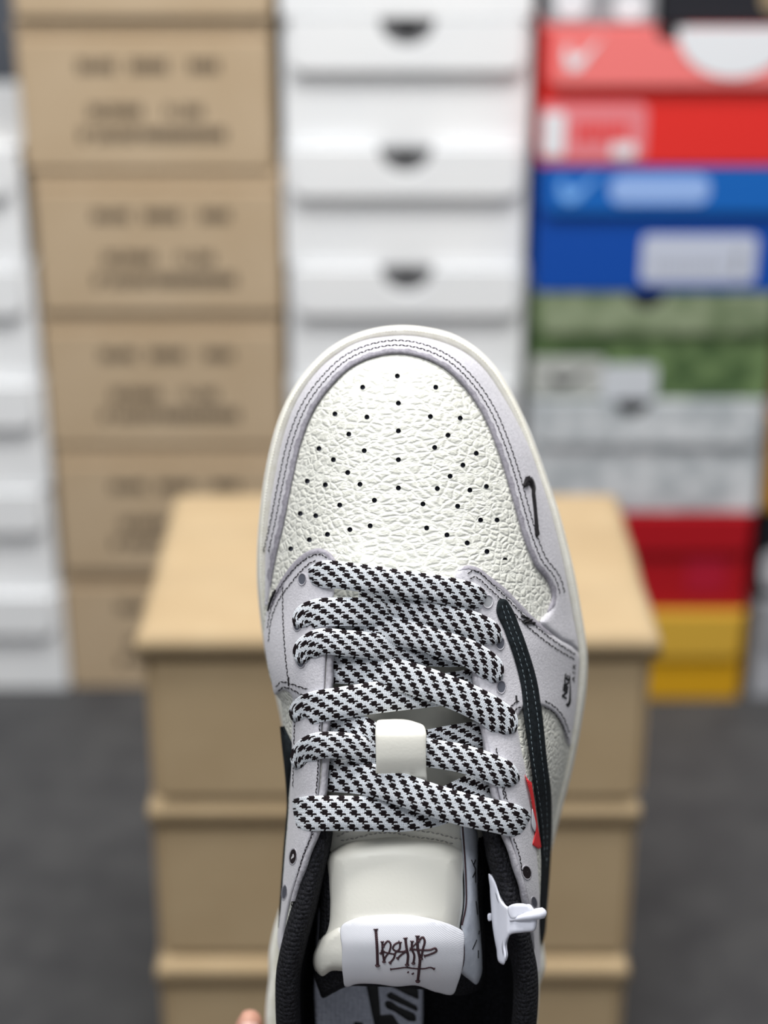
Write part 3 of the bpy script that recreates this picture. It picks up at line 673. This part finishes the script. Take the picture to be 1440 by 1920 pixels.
# ---- cut suede edges, a darker rolled strip along the overlay borders
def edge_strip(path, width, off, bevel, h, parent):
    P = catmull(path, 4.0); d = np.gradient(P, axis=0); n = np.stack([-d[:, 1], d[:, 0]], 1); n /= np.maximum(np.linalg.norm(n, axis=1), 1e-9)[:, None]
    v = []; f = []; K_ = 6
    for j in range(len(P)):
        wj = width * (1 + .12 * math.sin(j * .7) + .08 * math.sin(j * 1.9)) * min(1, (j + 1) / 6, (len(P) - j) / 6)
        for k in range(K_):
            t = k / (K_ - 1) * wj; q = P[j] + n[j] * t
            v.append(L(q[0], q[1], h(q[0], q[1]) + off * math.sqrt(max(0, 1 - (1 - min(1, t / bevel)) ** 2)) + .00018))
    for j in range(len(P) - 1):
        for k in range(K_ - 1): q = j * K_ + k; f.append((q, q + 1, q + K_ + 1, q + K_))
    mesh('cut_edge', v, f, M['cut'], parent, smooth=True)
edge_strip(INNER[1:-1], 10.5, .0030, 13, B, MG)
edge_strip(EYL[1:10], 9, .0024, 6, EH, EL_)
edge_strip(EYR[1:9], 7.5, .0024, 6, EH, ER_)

# ---- tongue
TUP = [(606, 1100), (640, 1085), (750, 1082), (850, 1090), (905, 1120), (918, 1200), (925, 1300), (935, 1400), (930, 1500), (900, 1580), (878, 1610), (760, 1620), (640, 1620), (606, 1590), (596, 1450), (592, 1300), (598, 1180)]
TG = drape('tongue', TUP, .0012, M['smooth'], shoe, bevel=10, step=9, h=T)
TPAD = [(612, 1600), (636, 1580), (696, 1568), (740, 1564), (800, 1570), (850, 1580), (870, 1592), (873, 1650), (873, 1700), (867, 1740), (868, 1800), (862, 1830), (820, 1842), (700, 1840), (640, 1822), (622, 1818), (604, 1828), (593, 1818), (589, 1795), (597, 1766), (610, 1740), (614, 1700), (612, 1650)]
drape('tongue_padding', TPAD, .0068, M['smooth'], shoe, bevel=34, step=7, h=T, under=.003)
drape('tongue_seam', [(596, 1770), (603, 1757), (618, 1744), (643, 1735), (650, 1742), (648, 1822), (622, 1822), (604, 1832), (590, 1818), (587, 1795)], .0065, M['smooth'], shoe, bevel=14, step=6, h=lambda x, y: T(x, y) + .0012, under=.003)
stitches('tongue_stitching', [[(630, 1570), (650, 1560), (696, 1553), (742, 1550), (788, 1558), (820, 1563), (850, 1571), (870, 1575)],
                              [(637, 1577), (673, 1570), (696, 1564), (737, 1562), (776, 1569), (820, 1575), (855, 1584)]], M['gthread'], TG, off=.0022, h=T, pitch=9, length=7.6, r=1.7, jit=1.8)
TF = drape('tongue_flange', [(868, 1545), (890, 1550), (896, 1590), (895, 1640), (897, 1700), (901, 1750), (904, 1795), (902, 1830), (893, 1846), (880, 1837), (864, 1824), (864, 1740), (870, 1700), (870, 1640), (866, 1590)], .0035, M['flange'], shoe, bevel=9, step=6, h=lambda x, y: T(x, y) + .003, under=.002)
for k, path in enumerate(([(867, 1546), (871, 1600), (874, 1660), (873.5, 1700), (866, 1735)], [(865, 1742), (870, 1780), (868, 1808), (863, 1824)])):
    C = catmull(path, 4); vv, ff = tube([L(x, y, T(x, y) + .0068) for x, y in C], .00030, 6); mesh('tongue_piping', vv, ff, M['brown'], shoe)
for pts in ([(884, 1612), (888, 1622), (892, 1630), (889, 1640), (886, 1645)], [(892, 1612), (888, 1622)], [(892, 1630), (892, 1655)], [(893, 1690), (896, 1715)], [(894, 1762), (886, 1780)], [(899, 1745), (898, 1752)], [(897, 1782), (897, 1796)]):
    C = catmull(pts, 4); vv, ff = tube([L(x, y, T(x, y) + .0066) for x, y in C], .0002, 5); mesh('printed_stroke', vv, ff, M['print'], TF)
# dark lining that wraps round the tongue end
def TL(px, py): return T(px, py) - .004
drape('tongue_lining', [(588, 1560), (640, 1550), (860, 1550), (905, 1560), (905, 1700), (912, 1800), (905, 1850), (880, 1864), (800, 1856), (700, 1850), (645, 1852), (625, 1862), (604, 1871), (597, 1855), (589, 1825), (594, 1790), (600, 1700)], .005, M['knit'], shoe, bevel=12, step=9, h=TL, under=.004)

# label with the script
LAB = [(642, 1734), (660, 1724), (700, 1716), (760, 1715), (815, 1724), (855, 1738), (867, 1745), (870, 1780), (867, 1815), (858, 1846), (850, 1864), (820, 1861), (780, 1848), (745, 1850), (700, 1845), (665, 1846), (648, 1851), (643, 1830), (641, 1780)]
LZ = pchip([(1710, .0192), (1730, .0218), (1760, .0222), (1800, .0200), (1830, .0160), (1850, .0115), (1870, .006)])
def LH(px, py):
    return LZ(py) - .0035 * np.minimum(np.abs((np.asarray(px, float) - 752) / 112), 1.2) ** 3 + .0005 * np.sin(np.asarray(px, float) * .045) * np.clip((np.asarray(py, float) - 1790) / 60, 0, 1)
def poly_solid(name, poly, h, thick, m, parent, step=8, sub=4.0, label=None, bev=2.5):
    o = drape(name, poly, thick * .5, m, parent, bevel=bev, step=step, h=h, sub=sub, under=0.0, label=label)
    s_ = o.modifiers.new('solid', 'SOLIDIFY'); s_.thickness = thick * .5; s_.offset = -1
    return o
TLB = poly_solid('tongue_label', LAB, LH, .0012, M['satin'], shoe)
z4 = lambda X, Y: (690 + X / 10.286, 1720 + Y / 10.286)
SCRIPT = [([(150, 220), (170, 500), (185, 930)], 3.2), ([(275, 460), (285, 680), (310, 860)], 2.4), ([(275, 640), (240, 700)], 1.8), ([(290, 560), (395, 460), (425, 490), (415, 650), (330, 780), (310, 860)], 2.2),
          ([(300, 665), (400, 690), (530, 712)], 2.0), ([(615, 470), (500, 540), (480, 600), (540, 650), (610, 662), (740, 650)], 2.2), ([(620, 470), (600, 620), (545, 660), (495, 790), (420, 880)], 2.3),
          ([(740, 650), (625, 735), (565, 795)], 2.4), ([(720, 390), (745, 600), (770, 720), (755, 920)], 2.9), ([(850, 450), (850, 620), (890, 720), (875, 890)], 2.6), ([(865, 560), (935, 500)], 1.8),
          ([(955, 350), (960, 600), (1000, 800), (985, 1000), (960, 1230)], 3.2), ([(970, 460), (1060, 385), (1088, 430), (1062, 600), (1022, 800)], 2.6),
          ([(800, 612), (950, 622), (1080, 632), (1200, 625), (1305, 600), (1320, 630), (1200, 710), (1080, 745)], 2.5), ([(430, 1000), (560, 985), (720, 965), (900, 985), (1100, 985), (1200, 965), (1280, 992)], 1.9),
          ([(760, 1052), (785, 1058)], 2.4), ([(855, 1075), (868, 1085)], 3.0)]
mbz = MB()
for pts, r in SCRIPT:
    C = catmull([z4(*p) for p in pts], 1.2) if len(pts) > 1 else None
    R = [(r * 1.83e-4) * (0.84 + 0.10 * math.sin(i * 2.1)) for i in range(len(C))]
    for e in (0, 1, -1, -2):
        if len(C) > 3: R[e] = r * 1.83e-4 * 1.5
    vv, ff = tube([L(x, y, LH(x, y) + .0006) for x, y in C], R, 7); mbz.add(vv, ff)
mbz.build('embroidered_script', M['brown'], TLB)

# lace keeper loop
def loop_h(px, py):
    py = np.asarray(py, float); return pchip([(1346, .0190), (1352, .0262), (1362, .0300), (1380, .0318), (1420, .0308), (1450, .0275), (1470, .0230), (1480, .0180)])(py) - .001 * np.abs((np.asarray(px, float) - 751) / 46) ** 3
poly_solid('lace_loop', [(706, 1353), (730, 1348), (755, 1348), (780, 1354), (795, 1361), (799, 1372), (799, 1400), (799, 1440), (799, 1476), (750, 1470), (706, 1462), (705, 1430), (704, 1390), (704, 1365)], loop_h, .0014, M['smooth'], shoe, step=6)

# ---- collar: padded knit roll and lining wall down to the footbed
RIM = [(612, 1500, .013), (606, 1560, .0135), (590, 1620, .014), (572, 1700, .013), (553, 1770, .010), (543, 1820, .007), (541, 1880, .003), (546, 1950, -.003), (570, 2030, -.009), (640, 2095, -.013), (757, 2118, -.014), (880, 2095, -.013), (950, 2030, -.009), (976, 1950, -.003), (984, 1880, .003), (983, 1820, .007), (973, 1770, .011), (957, 1700, .0145), (943, 1640, .0145), (930, 1590, .014), (918, 1540, .0135), (908, 1500, .013)]
RC = catmull(RIM, 10)
dR = np.gradient(RC[:, :2], axis=0); nR = np.stack([dR[:, 1], -dR[:, 0]], 1); nR /= np.linalg.norm(nR, axis=1)[:, None]   # towards the inside
if np.dot(nR[5], np.array([757, 1850]) - RC[5, :2]) < 0: nR = -nR
PROF = [(-24, -.013), (-25, -.006), (-23, -.001), (-17, .0028), (-8, .0050), (2, .0056), (11, .0044), (18, .0010), (22, -.005), (22, -.014), (18, -.028)]
vv = []; ff = []; npf = len(PROF) + 2
for i, (x, y, z) in enumerate(RC):
    k = min(1, 0.55 + 0.45 * min(i, len(RC) - 1 - i) / 10)
    for a, dz in PROF: vv.append(L(x + nR[i, 0] * a * k, y + nR[i, 1] * a * k, z + dz))
    zi = float(ZR(y)) + .009
    vv.append(L(x + nR[i, 0] * 24, y + nR[i, 1] * 24, (z - .028) * .4 + zi * .6)); vv.append(L(x + nR[i, 0] * 36, y + nR[i, 1] * 36, zi))
for i in range(len(RC) - 1):
    for k in range(npf - 1): ff.append((i * npf + k, i * npf + k + 1, (i + 1) * npf + k + 1, (i + 1) * npf + k))
mesh('collar_lining', vv, ff, M['knit'], shoe, smooth=True)
# raw-edge strip between eyestay and lining on both sides
for rail, s_, y0, y1 in ((RL, 1, 1120, 1700), (RR, -1, 1120, 1790)):
    rows = np.arange(y0, y1, 10.0); vv = []; ff = []
    for j, y in enumerate(rows):
        x = float(rail(y)); z = float(B(x, y)); wob = 1.2 * math.sin(j * 0.9)
        for a, dz in ((-s_ * 8, .0012), (-s_ * 2, .0022), (s_ * (3 + wob), .0014), (s_ * (6 + wob), -.001), (s_ * 5, -.004), (-s_ * 6, -.003)):
            vv.append(L(x + a, y, z + dz))
    for j in range(len(rows) - 1):
        for k in range(6): ff.append((j * 6 + k, j * 6 + (k + 1) % 6, (j + 1) * 6 + (k + 1) % 6, (j + 1) * 6 + k))
    mesh('throat_edge', vv, ff, M['edge'], shoe, smooth=True)

# ---- inside: dark footbed, grey printed top
def IZ(px, py): return ZR(py) + .0085
drape('lining_floor', [(560, 1500), (960, 1500), (985, 1700), (985, 1950), (930, 2080), (757, 2130), (590, 2080), (540, 1950), (545, 1700)], .001, M['knit'], shoe, bevel=5, step=20, h=IZ)
def IZ2(px, py): return ZR(py) + .0190
FBD = drape('footbed', [(596, 1700), (780, 1690), (794, 1760), (794, 1900), (790, 2030), (740, 2090), (640, 2070), (594, 1980), (588, 1850)], .002, M['insole'], shoe, bevel=5, step=14, h=IZ2, sharp=True)
z5 = lambda X, Y: (560 + X / 4.235, 1800 + Y / 4.235)
for q in ([(535, 200), (632, 200), (662, 560), (608, 560)], [(725, 195), (950, 225), (955, 318), (850, 272), (740, 215)], [(695, 262), (722, 248), (948, 372), (944, 412), (700, 300)],
          [(680, 330), (722, 318), (790, 368), (930, 430), (935, 492), (870, 486), (760, 412), (690, 382)], [(622, 440), (745, 430), (830, 560), (600, 560)], [(440, 486), (520, 500), (500, 560), (430, 560)]):
    drape('printed_lettering', [z5(*p) for p in q], .0003, M['print'], FBD, bevel=1.2, step=8, h=lambda x, y: IZ2(x, y) + .0021, sharp=True)

# ---- red side tab
REDT = [(984, 1452), (990, 1462), (997, 1467), (1002, 1500), (1008, 1545), (1015, 1588), (1010, 1592), (998, 1584), (1004, 1560), (1001, 1530), (994, 1490)]
RT = drape('red_tab', REDT, .0010, M['red'], shoe, bevel=1.5, step=4, h=lambda x, y: B(x, y) + .0032, sub=3, sharp=True)
drape('red_tab_mark', [(998, 1516), (1002, 1530), (1005, 1552), (1003, 1560), (999, 1554), (997, 1530)], .0006, M['satin'], RT, bevel=1.2, step=4, h=lambda x, y: B(x, y) + .0042, sub=3)

# ---- lace: woven cells, each cell a raised pick of yarn
PAT = ["00111000", "01111000", "00111110", "00001000"]
lace = MB()
NR = 20; NCELL = 3.45
def lace_run(pts, layer, width=50, w0=None, w1=None, phase=0):
    width = width * 1.07
    """pts (px, py); layer: height above the throat surface per point; widths taper where the lace dives into an eyelet"""
    C = resample(catmull([(p[0], p[1], l * 1e4) for p, l in zip(pts, layer)], 3), 1.0)
    n = len(C); cols = int((n - 1) / NCELL)
    g = np.gradient(C[:, :2], axis=0)
    k_ = np.ones(15) / 15; gp = np.pad(g, ((7, 7), (0, 0)), 'edge'); g = np.stack([np.convolve(gp[:, i], k_, 'valid') for i in (0, 1)], 1)
    g /= np.maximum(np.linalg.norm(g, axis=1), 1e-6)[:, None]; nn = np.stack([-g[:, 1], g[:, 0]], 1)
    idx = np.arange(n, dtype=float)
    Wd = np.full(n, float(width)); tp = 40.0
    if w0 is not None: Wd = np.minimum(Wd, w0 + (width - w0) * np.sin(np.clip(idx / tp, 0, 1) * math.pi / 2))
    if w1 is not None: Wd = np.minimum(Wd, w1 + (width - w1) * np.sin(np.clip((n - 1 - idx) / tp, 0, 1) * math.pi / 2))
    def pt(s, v, dz):
        s = np.clip(np.asarray(s, float), 0, n - 1.001); v = np.asarray(v, float); i = s.astype(int); t = (s - i)[:, None]
        c = C[i] * (1 - t) + C[i + 1] * t; d = nn[i]; ww = Wd[i]; a = (v - 0.5) * ww
        x, y = c[:, 0] + d[:, 0] * a, c[:, 1] + d[:, 1] * a
        end = 0.0
        if w0 is not None: end = end + np.maximum(0, 1 - s / 13) ** 2
        if w1 is not None: end = end + np.maximum(0, 1 - (n - 1 - s) / 13) ** 2
        bx = np.clip(x, XL(y) + 2, XR(y) - 2)
        zz = .55 * B(bx, y) + .45 * B(c[:, 0], c[:, 1]) + c[:, 2] * 1e-4 + .0014 * (1 - (2 * v - 1) ** 4) - .0052 * end + dz
        return L(x, y, zz)
    CI, RI = np.meshgrid(np.arange(cols + 1), np.arange(NR), indexing='ij'); CI = CI.ravel(); RI = RI.ravel()
    a0 = (RI % 2) * .5; a1 = ((RI + 1) % 2) * .5
    q = [((CI + a0 - .5), RI / NR), ((CI + a0 + .5), RI / NR), ((CI + a1 + .5), (RI + 1) / NR), ((CI + a1 - .5), (RI + 1) / NR)]
    cs = sum(a for a, b in q) / 4; cv = (RI + .5) / NR
    pat = np.array([[ch == '1' for ch in r] for r in PAT])
    blk = pat[RI % 4, (CI + phase + 4 * ((RI // 4) % 2) + (RI // 8)) % 8]
    low = [pt(a * NCELL, b, 0) for a, b in q]; top = [pt((cs + (a - cs) * .66) * NCELL, cv + (b - cv) * .62, .00032) for a, b in q]
    P = np.stack(low + top, 1).reshape(-1, 3); m_ = len(CI); k = (np.arange(m_) * 8)[:, None]
    fq = np.concatenate([k + np.array([[0, 1, 5, 4]]), k + np.array([[1, 2, 6, 5]]), k + np.array([[2, 3, 7, 6]]), k + np.array([[3, 0, 4, 7]]), k + np.array([[4, 5, 6, 7]])])
    lace.add([tuple(p) for p in P], [tuple(f) for f in fq.tolist()])
    lace.m[-len(fq):] = np.tile(blk.astype(int), 5).tolist()
    st = np.arange(0, n - 1, 6.0); o = np.ones(len(st))
    E_ = np.stack([pt(st, 0 * o, 0), pt(st, .01 * o, -.0014), pt(st, .99 * o, -.0014), pt(st, o, 0)], 1).reshape(-1, 3)
    lace.add([tuple(p) for p in E_], [(j * 4 + a, j * 4 + a + 1, j * 4 + a + 5, j * 4 + a + 4) for j in range(len(st) - 1) for a in range(3)])
z = 1e-3
LACES = [
    # K, low crossing under the widest run
    ([(546, 1527), (562, 1526), (600, 1525), (700, 1526), (760, 1526), (820, 1515), (870, 1492), (905, 1476), (925, 1466)], [3.2*z, 3.4*z, 3.2*z, 2.0*z, 1*z, 0.6*z, -2*z, -5*z, -8*z], 62, 54, None),
    ([(600, 1450), (625, 1454), (680, 1459), (740, 1476), (800, 1497), (870, 1518), (940, 1533), (975, 1542), (994, 1549)], [-8*z, -4*z, 2*z, 5.4*z, 6.6*z, 6*z, 4.4*z, 3.4*z, 2.6*z], 58, None, 36),
    # I, and its dark far end
    ([(560, 1446), (563, 1424), (580, 1405), (640, 1398), (690, 1408), (730, 1408), (780, 1398), (850, 1384), (905, 1376), (935, 1372)], [3.4*z, 4*z, 4.6*z, 4.4*z, 2.4*z, 0.6*z, -2*z, -5*z, -6*z, -9*z], 47, 12, None),
    ([(585, 1366), (620, 1362), (650, 1360), (680, 1370), (705, 1388), (750, 1402), (800, 1411), (860, 1421), (920, 1440), (955, 1458), (972, 1474)], [-9*z, -4*z, -1*z, 1.4*z, 1.8*z, 1.8*z, 2.6*z, 3.6*z, 3.8*z, 3.6*z, 3*z], 50, None, 12),
    # G / F
    ([(561, 1356), (563, 1338), (585, 1328), (640, 1318), (720, 1306), (790, 1298), (850, 1290), (900, 1280), (930, 1270)], [3.4*z, 3.8*z, 3.8*z, 3.2*z, 1.6*z, 0.4*z, -2*z, -5*z, -9*z], 56, 22, None),
    ([(600, 1250), (630, 1252), (700, 1257), (760, 1269), (820, 1289), (880, 1313), (925, 1338), (950, 1360), (960, 1382)], [-9*z, -4*z, 0*z, 3.6*z, 5.2*z, 5*z, 4.2*z, 3.4*z, 2.6*z], 56, None, 10),
    # E / D
    ([(566, 1250), (568, 1226), (590, 1207), (650, 1206), (720, 1214), (780, 1222), (850, 1226), (900, 1222), (930, 1218)], [3.4*z, 4*z, 4.4*z, 3.8*z, 2.2*z, 0*z, -3*z, -6*z, -9*z], 46, 10, None),
    ([(600, 1188), (640, 1183), (700, 1180), (760, 1187), (830, 1208), (890, 1231), (922, 1256), (936, 1284)], [-9*z, -4*z, 0.4*z, 4.2*z, 5.2*z, 4.6*z, 4*z, 3*z], 48, None, 10),
    # C / B
    ([(564, 1182), (568, 1162), (590, 1151), (640, 1147), (700, 1148), (750, 1152), (800, 1156), (860, 1166), (905, 1176), (930, 1180)], [3.4*z, 4*z, 4.2*z, 3.6*z, 2.4*z, 0.8*z, -1*z, -3*z, -6*z, -9*z], 50, 20, None),
    ([(600, 1104), (640, 1110), (720, 1124), (800, 1147), (860, 1164), (905, 1182), (926, 1196), (935, 1212)], [-9*z, -4*z, 1.4*z, 5*z, 5.2*z, 4.6*z, 4*z, 3*z], 50, None, 10),
    # A, bar across the top
    ([(574, 1080), (600, 1077), (680, 1084), (760, 1096), (840, 1108), (895, 1122), (914, 1129)], [3*z, 4.6*z, 6.4*z, 7.4*z, 7*z, 5.2*z, 3.2*z], 49, 24, 24),
]
for i, (pts, lay, wd, a, b) in enumerate(LACES): lace_run(pts, lay, wd, a, b, phase=i * 2)
lo = lace.build('shoelace', [M['lacew'], M['laceb']], shoe)

# =================================================================== clip on the collar (top-level, moves on its own)
clip = empty('plastic_clip', 'white plastic security clip fastened over the black collar edge', 'clip', None, matrix=SHOE_M)
def CH(px, py):
    px = np.asarray(px, float); return np.interp(px, [915, 930, 942, 952, 965, 1000, 1012, 1024], [.013, .016, .0205, .0245, .0262, .0262, .0245, .022])
poly_solid('clip_blade', [(918, 1638), (922, 1641), (929, 1652), (935, 1670), (942, 1690), (951, 1699), (980, 1696), (995, 1696), (1000, 1702), (1005, 1712), (1007, 1728), (1003, 1744), (980, 1749), (956, 1754), (949, 1768), (949, 1799), (944, 1809), (937, 1806), (930, 1778), (924, 1745), (920, 1700), (918, 1665)], CH, .0030, M['clip'], clip, step=4, sub=3, bev=5)
v1, f1 = tube([L(x, y, CH(x, y) + .0018) for x, y in ((956, 1726), (972, 1721), (990, 1717), (1006, 1714), (1016, 1712), (1021, 1711))], [.0004, .0010, .0016, .0019, .0019, .0010], 10)
mesh('clip_ridge', v1, f1, M['clip'], clip, smooth=True)
poly_solid('clip_head', [(952, 1702), (990, 1697), (997, 1703), (1000, 1712), (985, 1716), (958, 1722)], lambda x, y: CH(x, y) + .0016, .0016, M['clip'], clip, step=4, sub=3)
poly_solid('clip_knob', [(916, 1712), (921, 1712), (922, 1726), (917, 1728)], lambda x, y: 0 * np.asarray(x, float) + .012, .002, M['clip'], clip, step=3, sub=3, bev=1.5)

# =================================================================== the hand that holds the heel from behind
hand = empty('person', 'bare left hand gripping the heel of the sneaker from behind, thumb at the left', 'person', None, matrix=SHOE_M)
def capsule_body(name, nodes, edges, m, parent):
    """tapered limbs laid joint to joint, fused into one continuous surface"""
    mb = MB()
    for a, b in edges:
        pa, pb = Vector(L(*nodes[a][:3])), Vector(L(*nodes[b][:3])); ra, rb = nodes[a][3], nodes[b][3]
        n = 7; d = (pb - pa).normalized(); pts = []; rad = []
        for k in range(n): t_ = math.sin(k / n * math.pi / 2); pts.append(pa - d * ra * math.cos(math.asin(t_))); rad.append(max(ra * t_, 1e-5))
        for k in range(5): pts.append(pa.lerp(pb, k / 4)); rad.append(ra + (rb - ra) * k / 4)
        for k in range(n - 1, -1, -1): t_ = math.sin(k / n * math.pi / 2); pts.append(pb + d * rb * math.cos(math.asin(t_))); rad.append(max(rb * t_, 1e-5))
        v_, f_2 = tube(pts, rad, 14); mb.add(v_, f_2)
    o = mb.build('tmp', m); rm = o.modifiers.new('r', 'REMESH'); rm.mode = 'VOXEL'; rm.voxel_size = 0.0022
    sm_ = o.modifiers.new('s', 'SMOOTH'); sm_.iterations = 6; sm_.factor = 0.5
    dg = bpy.context.evaluated_depsgraph_get(); me2 = bpy.data.meshes.new_from_object(o.evaluated_get(dg)); bpy.data.objects.remove(o)
    me2.name = name; me2.polygons.foreach_set('use_smooth', [True] * len(me2.polygons))
    if not me2.materials: me2.materials.append(m)
    o = bpy.data.objects.new(name, me2); COL.objects.link(o); o.parent = parent
    return o
HN = [(690, 2330, -.118, .026), (705, 2230, -.120, .019),                      # wrist, heel of the hand
      (600, 2215, -.116, .015), (505, 2120, -.110, .0112), (458, 2010, -.094, .0090), (466, 1940, -.082, .0068), (469, 1915, -.078, .0052),   # thumb
      (720, 2130, -.122, .013), (800, 2150, -.123, .0125), (860, 2200, -.123, .012), (880, 2270, -.122, .011),                       # knuckle bases
      (850, 2020, -.122, .0094), (985, 1985, -.118, .0086), (1046, 1990, -.096, .0078), (1027, 1998, -.076, .0062),                    # index
      (930, 2080, -.122, .0096), (1040, 2065, -.112, .0088), (1056, 2070, -.086, .0080), (1008, 2078, -.068, .0064),                   # middle
      (960, 2160, -.120, .0092), (1040, 2150, -.106, .0084), (1050, 2155, -.082, .0076), (1020, 2160, -.064, .0060),                   # ring
      (955, 2250, -.118, .0080), (1010, 2240, -.100, .0072), (1012, 2236, -.080, .0064), (990, 2232, -.066, .0052),                    # little
      (680, 2520, -.112, .028), (660, 2850, -.095, .033), (630, 3500, -.050, .040), (590, 4300, .010, .045)]                                                       # forearm
HE = [(7, 8), (8, 9), (9, 10), (2, 7), (0, 1), (1, 2), (2, 3), (3, 4), (4, 5), (5, 6), (1, 7), (1, 8), (1, 9), (1, 10), (7, 11), (11, 12), (12, 13), (13, 14), (8, 15), (15, 16), (16, 17), (17, 18),
      (9, 19), (19, 20), (20, 21), (21, 22), (10, 23), (23, 24), (24, 25), (25, 26), (0, 27), (27, 28), (28, 29), (29, 30)]
HB = capsule_body('body', HN, HE, M['skin'], hand)
nv, nf = tube([L(468, y, -.0765 + (1925 - y) * 1e-4 - .0006 * abs(y - 1925) / 12) for y in (1941, 1936, 1925, 1914, 1909)], [.001, .0036, .0040, .0034, .0010], 10)
mesh('fingernail', nv, nf, M['nail'], hand, smooth=True)
